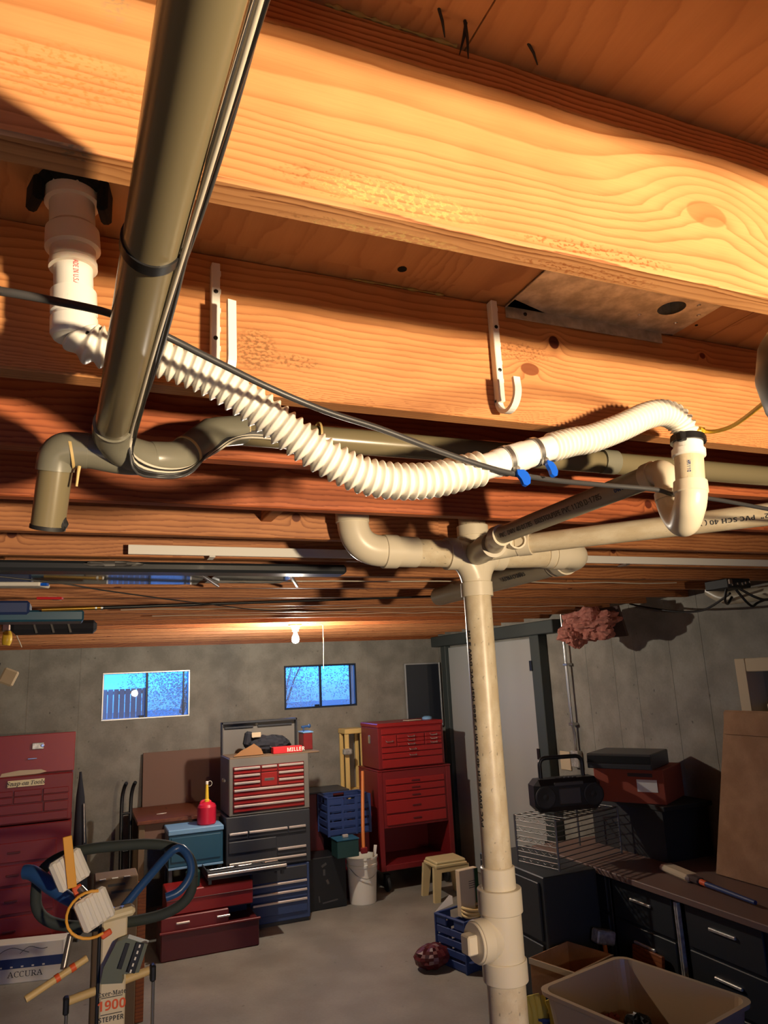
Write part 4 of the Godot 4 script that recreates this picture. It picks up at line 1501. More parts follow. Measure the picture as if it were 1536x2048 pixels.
func build_ceiling_storage():
	# white strip laid under the sixth joist
	var t := thing("white_strip", "long white trim strip lying under the joists behind the stack", "trim strip", Vector3(1.5, 2.36, -2.5))
	var s := S()
	bb(s, 0.135, 2.398, -2.518, 3.4, 2.43, -2.508, 0.001)
	P(t, "strip", s, M.white)
	for x in [0.4, 1.2, 2.2, 3.2]:
		s = S()
		bb(s, x, 2.392, -2.562, x + 0.02, 2.398, -2.506)
		P(t, "hanger_clip", s, M.steel)
	# plastic wrapped dark bundle
	t = thing("wrapped_bundle", "long dark plastic wrapped bundle under the joists with a torn end", "bundle", Vector3(0.2, 2.36, -2.68))
	s = S()
	bx(s, Vector3(-0.35, 2.3775, -2.69), Vector3(2.6, 0.036, 0.10), 0.010)
	P(t, "wrap", s, M.poly)
	s = S()
	blob(s, Vector3(0.10, 2.385, -2.637), Vector3(0.10, 0.010, 0.006), 8, 0.5, 8)
	P(t, "torn_film", s, M.plastic_grey)
	# shiny sheet hung below the joists
	t = thing("glossy_sheet", "glossy dark sheet stored flat under joists mirroring a window", "sheet", Vector3(0.1, 2.375, -2.95))
	s = S()
	bx(s, Vector3(-0.05, 2.383, -2.96), Vector3(1.0, 0.006, 0.40), 0.001, Basis(Vector3(1, 0, 0), 0.02))
	P(t, "sheet", s, M.sheet)
	for x in [0.47, 0.82]:
		s = S()
		bx(s, Vector3(x, 2.376, -2.95), Vector3(0.012, 0.012, 0.40), 0.002, Basis(Vector3.UP, -0.35))
		P(t, "edge_rail", s, M.alu)
	s = S()
	bx(s, Vector3(0.645, 2.384, -2.95), Vector3(0.33, 0.004, 0.38), 0.001, Basis(Vector3(1, 0, 0), 0.03))
	P(t, "small_pane", s, M.sheet)
	# ski pair
	t = thing("ski", "white ski with blue and red stripes poking in at left", "ski", Vector3(-0.2, 2.33, -3.07))
	s = S()
	var B := Basis(Vector3(0, 1, 0), -0.42) * Basis(Vector3(0, 0, 1), -0.05)
	bx(s, Vector3(-0.62, 2.348, -2.94), Vector3(1.1, 0.014, 0.075), 0.003, B)
	bx(s, Vector3(-0.10, 2.327, -3.17), Vector3(0.04, 0.01, 0.05), 0.003, B)
	P(t, "ski_body", s, M.paper)
	s = S()
	bx(s, Vector3(-0.60, 2.346, -2.905), Vector3(1.08, 0.010, 0.014), 0.001, B)
	P(t, "blue_edge", s, M.blue_key)
	s = S()
	bx(s, Vector3(-0.115, 2.322, -3.12), Vector3(0.10, 0.010, 0.016), 0.001, B)
	P(t, "red_tip", s, M.ink_red)
	# rod
	t = thing("fishing_rod", "long thin rod with a brass end lying below the joists", "rod", Vector3(0.4, 2.33, -3.65))
	s = S()
	tube(s, [Vector3(0.09, 2.325, -3.52), Vector3(1.9, 2.375, -3.50)], [0.008, 0.004], 8)
	P(t, "blank", s, M.plastic_black)
	s = S()
	tube(s, [Vector3(-0.16, 2.318, -3.52), Vector3(0.09, 2.325, -3.52)], 0.009, 10)
	P(t, "brass_end", s, mat(c8(214, 168, 70), 0.25, 0.9))
	for x in [0.06, 0.085]:
		s = S()
		band(s, Vector3(x, 2.324, -3.52), Vector3(1, 0.03, -0.05), 0.009, 0.008, 0.002)
		P(t, "ferrule", s, M.chrome)
	# blue packet and dark bag
	t = thing("blue_case", "blue plastic case stored in the joists at left edge", "case", Vector3(-0.3, 2.28, -3.6))
	s = S()
	bx(s, Vector3(-0.30, 2.295, -3.63), Vector3(0.62, 0.05, 0.16), 0.008, Basis(Vector3.UP, 0.03))
	P(t, "case_body", s, M.teal)
	s = S()
	bx(s, Vector3(-0.38, 2.33, -3.62), Vector3(0.34, 0.06, 0.18), 0.01)
	P(t, "case_lid", s, M.navy)
	t = thing("dark_satchel", "dark bag tucked between joists above the far left wall", "bag", Vector3(-0.15, 2.33, -4.7))
	s = S()
	bx(s, Vector3(-0.14, 2.335, -4.75), Vector3(0.46, 0.07, 0.2), 0.02)
	P(t, "bag_body", s, M.bag_black)
	for i in 3:
		s = S()
		bx(s, Vector3(-0.24 + i * 0.09, 2.325, -4.645), Vector3(0.014, 0.06, 0.012), 0.002, Basis(Vector3(0, 0, 1), 0.3))
		P(t, "strap", s, M.plastic_grey)
	# yellow tool and bracket on a dark post at the left edge
	t = thing("yellow_tool", "yellow and black tool hanging at the far left edge", "tool", Vector3(-0.43, 2.26, -5.2))
	s = S()
	tube(s, smoothed([Vector3(-0.43, 2.35, -5.2), Vector3(-0.425, 2.31, -5.2), Vector3(-0.43, 2.265, -5.2)], 0.01), [0.022, 0.028, 0.030, 0.022], 12)
	P(t, "yellow_grip", s, M.yellow)
	s = S()
	bx(s, Vector3(-0.435, 2.375, -5.2), Vector3(0.05, 0.05, 0.05), 0.008)
	P(t, "metal_head", s, M.chrome)
	s = S()
	tube(s, smoothed([Vector3(-0.50, 2.45, -5.0), Vector3(-0.40, 2.38, -5.05), Vector3(-0.36, 2.30, -5.15), Vector3(-0.34, 2.25, -5.2)], 0.02), 0.003, 6)
	P(t, "lanyard", s, M.cable_white)
	t = thing("hanging_jacket", "dark grey cloth hanging in front of the far left wall", "cloth", Vector3(-0.62, 1.75, -5.4))
	s = S()
	blob(s, Vector3(-0.64, 2.06, -5.42), Vector3(0.16, 0.34, 0.07), 21, 0.4, 12)
	P(t, "cloth", s, M.bag_black)
	s = S()
	rod(s, Vector3(-0.64, 2.36, -5.42), Vector3(-0.64, YJ, -5.42), 0.004, 8)
	P(t, "hook", s, M.steel)
	s = S()
	bx(s, Vector3(-0.41, 2.07, -5.3), Vector3(0.09, 0.10, 0.05), 0.01, Basis(Vector3(0, 0, 1), -0.4))
	P(t, "light_patch", s, M.card_pale)

# ------------------------------------------------------------------ far left: red cabinet
# drawer with a pull as its child; rectangle on a front facing +z
func drawer(t: Node3D, n: String, x0: float, y0: float, x1: float, y1: float, zf: float, m: Material, pull := "", pm: Material = null):
	var s := S()
	bb(s, x0, y0, zf - 0.01, x1, y1, zf + 0.012, 0.004)
	var d := P(t, n, s, m)
	var cx := (x0 + x1) * 0.5
	var cy := (y0 + y1) * 0.5
	match pull:
		"strip":
			s = S()
			bb(s, x0 + 0.004, y1 - 0.019, zf + 0.010, x1 - 0.004, y1 - 0.001, zf + 0.024, 0.003)
			P(d, "trim_pull", s, pm)
		"bail":
			s = S()
			tube(s, rounded([Vector3(cx - 0.035, cy + 0.006, zf + 0.011), Vector3(cx - 0.035, cy - 0.004, zf + 0.028), Vector3(cx + 0.035, cy - 0.004, zf + 0.028), Vector3(cx + 0.035, cy + 0.006, zf + 0.011)], 0.01, 4), 0.004, 8)
			P(d, "handle", s, pm)
		"lip":
			s = S()
			bb(s, cx - 0.045, cy - 0.008, zf + 0.010, cx + 0.045, cy + 0.006, zf + 0.02, 0.003)
			P(d, "handle", s, pm)

func caster(t: Node3D, p: Vector3, r := 0.05):
	var s := S()
	rod(s, p + Vector3(-0.015, r, 0), p + Vector3(0.015, r, 0), r, 20, 0.006)
	var c := P(t, "caster", s, M.rubber)
	s = S()
	bb(s, p.x - 0.026, p.y + r * 0.9, p.z - 0.03, p.x + 0.026, p.y + r * 2.25, p.z + 0.03, 0.004)
	P(c, "caster_fork", s, M.black)

func build_left_cabinet():
	var zf := -6.6
	var x0 := -0.72
	var x1 := 0.0
	# roll cabinet
	var t := thing("roll_cabinet", "worn dark red steel roll cabinet at the left edge under the signed chest", "tool cabinet", Vector3(-0.36, 0, -6.83))
	var s := S()
	bb(s, x0, 0.12, -7.06, x1, 0.975, zf, 0.006)
	P(t, "body", s, M.red)
	drawer(t, "drawer", x0 + 0.03, 0.72, x1 - 0.10, 0.86, zf, M.red, "lip", M.red_dark)
	drawer(t, "drawer", x0 + 0.03, 0.56, x1 - 0.10, 0.70, zf, M.red, "lip", M.red_dark)
	drawer(t, "drawer", x0 + 0.03, 0.36, x1 - 0.10, 0.54, zf, M.red, "lip", M.red_dark)
	drawer(t, "drawer", x0 + 0.03, 0.15, x1 - 0.10, 0.34, zf, M.red, "lip", M.red_dark)
	for p in [Vector3(x0 + 0.06, 0, -6.66), Vector3(x1 - 0.06, 0, -6.66), Vector3(x0 + 0.06, 0, -7.0), Vector3(x1 - 0.06, 0, -7.0)]:
		caster(t, p)
	# chest with its lid up
	t = thing("tool_chest", "worn red tool chest with raised lid and cream script sign", "tool chest", Vector3(-0.36, 0.98, -6.83))
	s = S()
	bb(s, x0, 0.985, -7.06, x1 - 0.005, 1.335, zf + 0.0, 0.006)
	P(t, "body", s, M.red)
	var rows := [[0.995, 1.055], [1.062, 1.13], [1.137, 1.185], [1.19, 1.232]]
	for i in rows.size():
		var r = rows[i]
		if i == 0:
			drawer(t, "drawer", x0 + 0.02, r[0], x1 - 0.03, r[1], zf, M.red)
		elif i == 1:
			drawer(t, "drawer", x0 + 0.02, r[0], -0.215, r[1], zf, M.red)
			drawer(t, "drawer", -0.205, r[0], x1 - 0.03, r[1], zf, M.red)
		else:
			drawer(t, "drawer", x0 + 0.02, r[0], -0.43, r[1], zf, M.red)
			drawer(t, "drawer", -0.42, r[0], -0.225, r[1], zf, M.red)
			drawer(t, "drawer", -0.215, r[0], x1 - 0.03, r[1], zf, M.red)
	s = S()
	bx(s, Vector3(-0.34, 1.283, zf + 0.004), Vector3(0.26, 0.05, 0.008), 0.002, Basis(Vector3(0, 0, 1), 0.0))
	var sg := P(t, "sign", s, M.cream)
	txt(sg, "sign_lettering", "Snap-on Tools", Vector3(-0.34, 1.283, zf + 0.0085), Basis(Vector3(1, 0, 0), Vector3(0.25, 1, 0), Vector3(0, 0, 1)), 0.030, M.ink_dark, "Droid Serif", 0.95, true)
	s = S()
	bx(s, Vector3(-0.36, 1.49, -6.70), Vector3(0.72, 0.30, 0.02), 0.004, Basis(Vector3(1, 0, 0), -0.05))
	var ld := P(t, "lid", s, M.red_lid)
	s = S()
	bx(s, Vector3(-0.275, 1.548, -6.685), Vector3(0.085, 0.05, 0.01), 0.004, Basis(Vector3(1, 0, 0), -0.05))
	P(ld, "latch_plate", s, M.galv)
	s = S()
	lathe(s, Vector3(-0.24, 1.55, -6.682), Vector3(0, 0, 1), [[0, 0.014], [0.006, 0.014], [0.008, 0.010], [0.008, 0]], 16)
	P(ld, "lock", s, M.chrome)
	s = S()
	bx(s, Vector3(-0.31, 1.455, -6.682), Vector3(0.07, 0.010, 0.012), 0.003)
	P(ld, "handle", s, M.chrome)
	s = S()
	ext(s, [Vector2(-0.53, 1.335), Vector2(-0.52, 1.36), Vector2(-0.40, 1.375), Vector2(-0.24, 1.37), Vector2(-0.20, 1.352), Vector2(-0.25, 1.34)], 0.006, Vector3(0, 0, -6.66))
	P(t, "paper_edge", s, M.card_pale, "curled paper edge under the lid")
	# folded dark object and hand truck
	t = thing("folded_umbrella", "dark folded tapered canopy standing between red chest and wall", "umbrella", Vector3(0.08, 0, -6.95))
	s = S()
	lathe(s, Vector3(0.09, 0.05, -6.93), Vector3(-0.03, 1, 0), [[0, 0.02], [0.05, 0.06], [0.35, 0.065], [0.7, 0.055], [1.05, 0.035], [1.2, 0.014], [1.25, 0.01]], 10, true)
	P(t, "canopy", s, M.bag_black)
	s = S()
	rod(s, Vector3(0.09, 0.0, -6.93), Vector3(0.09, 0.1, -6.93), 0.012, 8)
	P(t, "tip", s, M.steel)
	s = S()
	tube(s, [Vector3(0.105, 0.75, -6.868), Vector3(0.088, 1.05, -6.885)], 0.005, 6)
	P(t, "rib", s, M.galv)
	t = thing("hand_truck", "black hand truck with a curved grip beside the brown table", "hand truck", Vector3(0.42, 0, -7.1))
	for x in [0.40, 0.475]:
		s = S()
		tube(s, smoothed([Vector3(x, 0.06, -7.0), Vector3(x, 0.6, -7.1), Vector3(x, 0.98, -7.15), Vector3(x + 0.012, 1.10, -7.14), Vector3(x + 0.03, 1.155, -7.10)], 0.03), 0.016, 10)
		P(t, "rail", s, M.plastic_black)
	for y in [0.3, 0.6, 0.9]:
		s = S()
		rod(s, Vector3(0.40, y, -7.05 - y * 0.1), Vector3(0.475, y, -7.05 - y * 0.1), 0.012, 8)
		P(t, "crossbar", s, M.plastic_black)
	s = S()
	bb(s, 0.34, 0.01, -7.02, 0.54, 0.02, -6.85, 0.002)
	P(t, "toe_plate", s, M.plastic_black)
	for x in [0.35, 0.525]:
		s = S()
		rod(s, Vector3(x - 0.02, 0.08, -7.10), Vector3(x + 0.02, 0.08, -7.10), 0.08, 20, 0.01)
		P(t, "wheel", s, M.rubber)
	# long box lying on the floor
	t = thing("long_carton", "long white and blue printed carton on floor below the red cabinet", "carton", Vector3(-0.3, 0, -6.3), -0.22)
	s = S()
	bx(s, Vector3(-0.06, 0.125, 0), Vector3(0.74, 0.25, 0.14), 0.004)
	L(t, "box", s, M.paper)
	s = S()
	bx(s, Vector3(-0.06, 0.125, 0.0715), Vector3(0.738, 0.062, 0.002), 0.0)
	L(t, "blue_band", s, M.navy)
	for k in 9:
		s = S()
		bx(s, Vector3(-0.38 + k * 0.07, 0.105, 0.0733), Vector3(0.016, 0.009, 0.001), 0.0)
		L(t, "band_mark", s, M.paper)
	var o := txt(t, "box_lettering", "ACCURA", Vector3.ZERO, Basis(), 0.036, M.ink_dark, "Droid Serif", 1.2)
	o.transform = Transform3D(Basis.from_scale(Vector3(1.2, 1, 1)), Vector3(0.06, 0.055, 0.071))
	s = S()
	tube(s, smoothed([Vector3(-0.12, 0.19, 0.071), Vector3(-0.08, 0.215, 0.071), Vector3(-0.02, 0.225, 0.071), Vector3(0.05, 0.20, 0.071), Vector3(0.08, 0.19, 0.071)], 0.02), 0.002, 6)
	tube(s, smoothed([Vector3(0.02, 0.185, 0.071), Vector3(0.08, 0.225, 0.071), Vector3(0.16, 0.205, 0.071), Vector3(0.20, 0.21, 0.071)], 0.02), 0.002, 6)
	L(t, "line_drawing", s, M.ink_dark)

func build_table_corner():
	var t := thing("leaning_board", "brown hardboard sheet leaning on the far wall behind the table", "board", Vector3(0.97, 0.9, -7.5))
	var s := S()
	bx(s, Vector3(1.0, 1.11, -7.54), Vector3(0.80, 0.50, 0.012), 0.002, Basis(Vector3(1, 0, 0), -0.08))
	P(t, "board", s, M.brown_board)
	t = thing("work_table", "low brown wooden table behind the red petrol can", "table", Vector3(0.85, 0, -7.1))
	s = S()
	bb(s, 0.50, 0.855, -7.5, 1.19, 0.885, -6.72, 0.004)
	P(t, "tabletop", s, M.wood_top)
	for p in [[0.54, -6.78], [1.15, -6.78], [0.54, -7.44], [1.15, -7.44]]:
		s = S()
		bb(s, p[0] - 0.025, 0, p[1] - 0.025, p[0] + 0.025, 0.855, p[1] + 0.025, 0.004)
		P(t, "leg", s, M.olive)
	s = S()
	bb(s, 0.56, 0.70, -6.79, 1.13, 0.855, -6.77, 0.003)
	P(t, "apron", s, M.brown_board)
	t = thing("small_scrap", "small pale paper scrap on the brown table", "paper", Vector3(0.72, 0.886, -7.0))
	s = S()
	ext(s, [Vector2(-0.04, -0.008), Vector2(0.01, -0.014), Vector2(0.045, 0.006), Vector2(0.0, 0.014)], 0.003, Vector3(0, 0.002, 0), Basis(Vector3(1, 0, 0), -PI / 2))
	L(t, "scrap", s, M.paper)
	# teal box with pale top
	t = thing("teal_cabinet", "teal metal box with pale blue top below the petrol can", "cabinet", Vector3(0.93, 0, -6.62))
	s = S()
	bb(s, 0.72, 0.56, -6.72, 1.15, 0.80, -6.42, 0.006)
	P(t, "body", s, M.teal)
	s = S()
	bb(s, 0.715, 0.80, -6.72, 1.155, 0.84, -6.41, 0.006)
	P(t, "top", s, M.lightblue)
	s = S()
	bb(s, 0.74, 0.60, -6.422, 1.13, 0.78, -6.412, 0.003)
	P(t, "door", s, M.teal)
	s = S()
	bb(s, 0.72, 0.545, -6.72, 1.15, 0.56, -6.41, 0.002)
	P(t, "bottom_rim", s, M.lightblue)
	for p in [[0.74, -6.45], [1.13, -6.45], [0.74, -6.69], [1.13, -6.69]]:
		s = S()
		bb(s, p[0] - 0.015, 0, p[1] - 0.015, p[0] + 0.015, 0.545, p[1] + 0.015, 0.002)
		P(t, "leg", s, M.craft_dark)
	# petrol can
	t = thing("petrol_can", "red plastic petrol can with yellow spout on the teal box", "petrol can", Vector3(1.035, 0.84, -6.53))
	s = S()
	lathe(s, Vector3.ZERO, Vector3.UP, [[0, 0.0], [0, 0.07], [0.008, 0.078], [0.135, 0.078], [0.155, 0.068], [0.175, 0.03], [0.175, 0.0]], 8)
	L(t, "body", s, M.can_red)
	s = S()
	tube(s, smoothed([Vector3(-0.05, 0.14, 0), Vector3(-0.045, 0.175, 0), Vector3(0.0, 0.185, 0), Vector3(0.03, 0.17, 0)], 0.01), 0.011, 8)
	L(t, "handle", s, M.can_red)
	s = S()
	lathe(s, Vector3(0.0, 0.17, 0), Vector3(0, 1, 0), [[0, 0.022], [0.02, 0.022], [0.025, 0.016], [0.10, 0.013], [0.15, 0.010]], 14)
	L(t, "spout", s, M.yellow)
	s = S()
	lathe(s, Vector3(0.0, 0.31, 0), Vector3(0, 1, 0), [[0, 0.012], [0.02, 0.012], [0.025, 0.008], [0.025, 0]], 12)
	tube(s, smoothed([Vector3(0.005, 0.33, 0), Vector3(0.03, 0.335, 0), Vector3(0.042, 0.315, 0), Vector3(0.03, 0.295, 0), Vector3(0.012, 0.295, 0)], 0.006), 0.002, 6)
	L(t, "spout_cap", s, M.paper)
	# brown carton behind the stepper
	t = thing("tall_carton", "tall brown cardboard carton with faded print behind the stepper ring", "carton", Vector3(0.27, 0, -5.2))
	s = S()
	bx(s, Vector3(0, 0.42, 0), Vector3(0.25, 0.84, 0.20), 0.006)
	L(t, "box", s, M.olive)
	for e in [[0.0, 0.80, 0.10], [0.03, 0.76, 0.12], [0.01, 0.62, 0.08], [-0.02, 0.56, 0.16]]:
		s = S()
		bx(s, Vector3(e[0], e[1], 0.1008), Vector3(e[2], 0.014, 0.001), 0.0)
		L(t, "faded_print", s, M.ink_dark)
	for k in 3:
		s = S()
		bx(s, Vector3(-0.08 + k * 0.07, 0.838, 0.095), Vector3(0.036, 0.006, 0.012), 0.001)
		L(t, "tape_strip", s, M.paper)
	s = S()
	bx(s, Vector3(0.155, 0.39, 0.02), Vector3(0.05, 0.78, 0.03), 0.003)
	L(t, "wood_slat", s, M.pine)

# ------------------------------------------------------------------ middle: grey and red chest
func build_mid_chest():
	var zf := -6.45
	var t := thing("tool_chest", "grey tool chest with red drawers, pale trim pulls and open lid", "tool chest", Vector3(1.55, 0.88, -6.66))
	var s := S()
	bb(s, 1.205, 0.885, -6.87, 1.90, 1.345, zf, 0.006)
	P(t, "body", s, M.craft_grey)
	s = S()
	bb(s, 1.235, 0.905, zf - 0.002, 1.855, 1.275, zf + 0.002, 0.0)
	P(t, "front_recess", s, M.red_dark)
	for i in 3:
		var y: float = 0.915 + i * 0.062
		drawer(t, "drawer", 1.24, y, 1.85, y + 0.056, zf, M.red2, "strip", M.trim)
	for i in 3:
		var y: float = 1.101 + i * 0.058
		drawer(t, "drawer", 1.24, y, 1.468, y + 0.052, zf, M.red2, "strip", M.trim)
		drawer(t, "drawer", 1.622, y, 1.85, y + 0.052, zf, M.red2, "strip", M.trim)
	drawer(t, "drawer", 1.475, 1.217, 1.615, 1.269, zf, M.red2, "strip", M.trim)
	drawer(t, "badge_drawer", 1.475, 1.101, 1.615, 1.211, zf, M.red2)
	s = S()
	bx(s, Vector3(1.545, 1.155, zf + 0.0135), Vector3(0.085, 0.022, 0.004), 0.002)
	var bd := P(t, "badge", s, M.chrome)
	txt(bd, "badge_lettering", "CRAFTSMAN", Vector3(1.545, 1.155, zf + 0.0157), Basis(), 0.011, M.ink_dark, "Droid Serif", 0.9)
	# lid standing up at the back
	s = S()
	bb(s, 1.205, 1.345, -6.87, 1.90, 1.625, -6.862, 0.002)
	var lid := P(t, "lid", s, M.craft_grey)
	for e in [[1.205, 1.345, 1.217, 1.625], [1.888, 1.345, 1.90, 1.625], [1.205, 1.608, 1.90, 1.625]]:
		s = S()
		bb(s, e[0], e[1], -6.87, e[2], e[3], -6.80, 0.002)
		P(lid, "lid_edge", s, M.craft_dark)
	s = S()
	bb(s, 1.24, 1.565, -6.86, 1.50, 1.582, -6.845, 0.002)
	bb(s, 1.54, 1.565, -6.86, 1.86, 1.582, -6.845, 0.002)
	P(lid, "lid_rib", s, M.craft_dark)
	s = S()
	rod(s, Vector3(1.53, 1.59, -6.862), Vector3(1.53, 1.59, -6.85), 0.012, 12)
	P(lid, "lid_button", s, M.chrome)
	s = S()
	bb(s, 1.21, 1.335, -6.83, 2.0, 1.350, -6.45, 0.004)
	P(t, "tray_top", s, M.olive)
	s = S()
	bx(s, Vector3(1.19, 1.16, -6.6), Vector3(0.03, 0.03, 0.06), 0.006)
	P(t, "side_handle", s, M.chrome)
	# things on the chest
	t = thing("black_bag", "black zipped bag lying in the open grey tool chest", "bag", Vector3(1.56, 1.35, -6.64))
	s = S()
	blob(s, Vector3(0.02, 0.075, 0), Vector3(0.20, 0.075, 0.09), 31, 0.25, 14)
	L(t, "bag_body", s, M.bag_black)
	s = S()
	bx(s, Vector3(-0.155, 0.13, 0.01), Vector3(0.075, 0.13, 0.07), 0.02, Basis(Vector3(0, 0, 1), -0.2))
	L(t, "side_pouch", s, M.bag_black)
	s = S()
	bx(s, Vector3(-0.095, 0.165, 0.065), Vector3(0.08, 0.042, 0.006), 0.002)
	L(t, "tag", s, M.card_pale)
	s = S()
	tube(s, smoothed([Vector3(0.02, 0.06, 0.095), Vector3(0.05, 0.04, 0.105), Vector3(0.08, 0.06, 0.093)], 0.01), 0.006, 8)
	L(t, "handle", s, M.plastic_black)
	t = thing("brown_cloth", "crumpled tan cloth spilling over the left of the open chest", "cloth", Vector3(1.37, 1.35, -6.52))
	s = S()
	ext(s, [Vector2(-0.12, 0.0), Vector2(0.14, 0.0), Vector2(0.12, 0.05), Vector2(0.06, 0.095), Vector2(0.02, 0.075), Vector2(-0.05, 0.045)], 0.05, Vector3.ZERO, Basis(Vector3(1, 0, 0), -0.2))
	L(t, "cloth", s, M.cloth_brown)
	t = thing("red_case", "flat red case lettered in white on the open grey chest", "case", Vector3(1.72, 1.35, -6.5))
	s = S()
	bb(s, -0.13, 0.0, -0.05, 0.13, 0.055, 0.03, 0.004)
	L(t, "case", s, M.ink_red)
	txt(t, "case_lettering", "MILLER", Vector3(1.79, 1.378, -6.4695), Basis(), 0.034, M.paper, "Droid Sans", 1.0, true)
	t = thing("small_toolbox", "small red toolbox behind the right end of the grey chest", "toolbox", Vector3(1.93, 1.345, -6.70))
	s = S()
	bb(s, -0.025, 0.006, -0.08, 0.06, 0.15, 0.08, 0.004)
	L(t, "box", s, M.red)
	s = S()
	bb(s, -0.03, 0.15, -0.085, 0.07, 0.162, 0.085, 0.003)
	L(t, "lid", s, M.lightblue)
	s = S()
	tube(s, [Vector3(-0.02, 0.20, 0), Vector3(0.05, 0.205, 0)], 0.010, 10)
	blob(s, Vector3(0.055, 0.206, 0), Vector3(0.016, 0.018, 0.014), 2, 0.1, 8)
	tube(s, [Vector3(0.0, 0.16, 0), Vector3(0.0, 0.20, 0)], 0.006, 8)
	L(t, "knob_handle", s, M.blue_tube)
	# dark roll cabinet under the chest
	t = thing("roll_cabinet", "charcoal roll cabinet with steel drawer trims under the grey chest", "tool cabinet", Vector3(1.53, 0, -6.66))
	s = S()
	bb(s, 1.18, 0.46, -6.88, 1.90, 0.88, zf, 0.006)
	P(t, "body", s, M.craft_dark)
	drawer(t, "drawer", 1.20, 0.705, 1.36, 0.76, zf, M.craft_dark, "strip", M.trim)
	drawer(t, "drawer", 1.365, 0.705, 1.70, 0.76, zf, M.craft_dark, "strip", M.trim)
	drawer(t, "drawer", 1.705, 0.705, 1.86, 0.76, zf, M.craft_dark, "strip", M.trim)
	drawer(t, "drawer", 1.20, 0.60, 1.60, 0.69, zf, M.craft_dark)
	drawer(t, "drawer", 1.605, 0.54, 1.86, 0.60, zf, M.craft_dark, "strip", M.trim)
	drawer(t, "drawer", 1.20, 0.47, 1.86, 0.53, zf, M.craft_dark, "strip", M.trim)
	t = thing("drawer_unit", "blue grey lower drawer unit with three pale trims on floor", "tool cabinet", Vector3(1.6, 0, -6.66))
	s = S()
	bb(s, 1.38, 0.03, -6.88, 1.885, 0.455, zf, 0.006)
	P(t, "body", s, M.blue_grey)
	for y in [0.085, 0.20, 0.27]:
		drawer(t, "drawer", 1.39, y, 1.86, y + (0.105 if y < 0.1 else 0.062), zf, M.blue_grey, "strip", M.trim)
	drawer(t, "drawer", 1.39, 0.34, 1.86, 0.44, zf, M.craft_dark)
	s = S()
	bb(s, 1.39, 0.0, -6.86, 1.875, 0.03, zf - 0.02)
	P(t, "plinth", s, M.craft_dark)
	# tray of tools in front
	t = thing("tool_tray", "open dark drawer tray pulled out in front of the roll cabinet", "tray", Vector3(1.25, 0.42, -6.25))
	s = S()
	bb(s, 0.98, 0.50, -6.42, 1.60, 0.512, -6.12, 0.002)
	bb(s, 0.98, 0.512, -6.13, 1.60, 0.56, -6.12, 0.002)
	bb(s, 0.98, 0.512, -6.42, 0.99, 0.56, -6.13, 0.002)
	P(t, "tray", s, M.craft_dark)
	s = S()
	bb(s, 0.98, 0.525, -6.122, 1.60, 0.545, -6.108, 0.003)
	P(t, "trim_pull", s, M.trim)
	for p in [[1.0, -6.14], [1.57, -6.14], [1.0, -6.40], [1.57, -6.40]]:
		s = S()
		bb(s, p[0] - 0.012, 0.47, p[1] - 0.012, p[0] + 0.012, 0.50, p[1] + 0.012)
		P(t, "runner", s, M.craft_dark)
	for e in [[0.99, 0.20, "long chrome wrench lying on the open tray at left"], [1.21, 0.12, "short chrome wrench in the middle of the open tray"], [1.42, 0.12, "chrome socket handle at the right of the open tray"]]:
		t = thing("wrench", e[2], "wrench", Vector3(e[0], 0.56, -6.16), 0.06, "wrenches on the open tray")
		s = S()
		bx(s, Vector3(e[1] * 0.5, 0.006, 0), Vector3(e[1], 0.008, 0.012), 0.002)
		L(t, "shank", s, M.chrome)
		s = S()
		lathe(s, Vector3(0, 0.0, 0), Vector3.UP, [[0, 0.006], [0, 0.015], [0.012, 0.015], [0.012, 0.006]], 6)
		L(t, "jaw", s, M.chrome)
	# red toolboxes on the floor
	t = thing("steel_toolbox", "large dull red steel toolbox on floor in front of cabinets", "toolbox", Vector3(1.0, 0, -6.25))
	s = S()
	bb(s, 0.64, 0.0, -6.42, 1.37, 0.19, -6.09, 0.008)
	P(t, "lower_box", s, M.red_dark)
	s = S()
	bb(s, 0.64, 0.19, -6.42, 1.14, 0.29, -6.11, 0.006)
	P(t, "upper_tray", s, M.red)
	s = S()
	bb(s, 0.63, 0.185, -6.10, 1.38, 0.20, -6.08, 0.003)
	P(t, "rim", s, M.red)
	for x in [0.75, 1.05]:
		s = S()
		bb(s, x, 0.235, -6.112, x + 0.10, 0.25, -6.10, 0.003)
		P(t, "latch", s, M.trim)
	t = thing("red_drawer_box", "bright red steel box stacked on top of the floor toolbox", "toolbox", Vector3(1.03, 0.29, -6.26))
	s = S()
	bb(s, -0.35, 0.005, -0.15, 0.30, 0.17, 0.13, 0.006)
	L(t, "box", s, M.red2)
	s = S()
	bb(s, -0.35, 0.10, 0.128, 0.30, 0.108, 0.136, 0.001)
	L(t, "seam", s, M.red_dark)
	s = S()
	bb(s, 0.115, 0.0, -0.14, 0.30, 0.005, 0.12)
	bb(s, 0.12, -0.1, -0.14, 0.30, 0.0, -0.10)
	L(t, "support", s, M.craft_dark)
	t = thing("dark_canister", "dark round canister beside the stepper ring left of the tray", "canister", Vector3(0.88, 0.465, -6.2))
	s = S()
	lathe(s, Vector3(0.0, 0, 0), Vector3.UP, [[0, 0], [0, 0.055], [0.10, 0.055], [0.115, 0.04], [0.12, 0.0]], 20)
	L(t, "canister", s, M.green_dark)
	s = S()
	lathe(s, Vector3(0.0, 0.118, 0), Vector3.UP, [[0, 0.02], [0.02, 0.02], [0.022, 0]], 14)
	L(t, "cap", s, M.chrome)

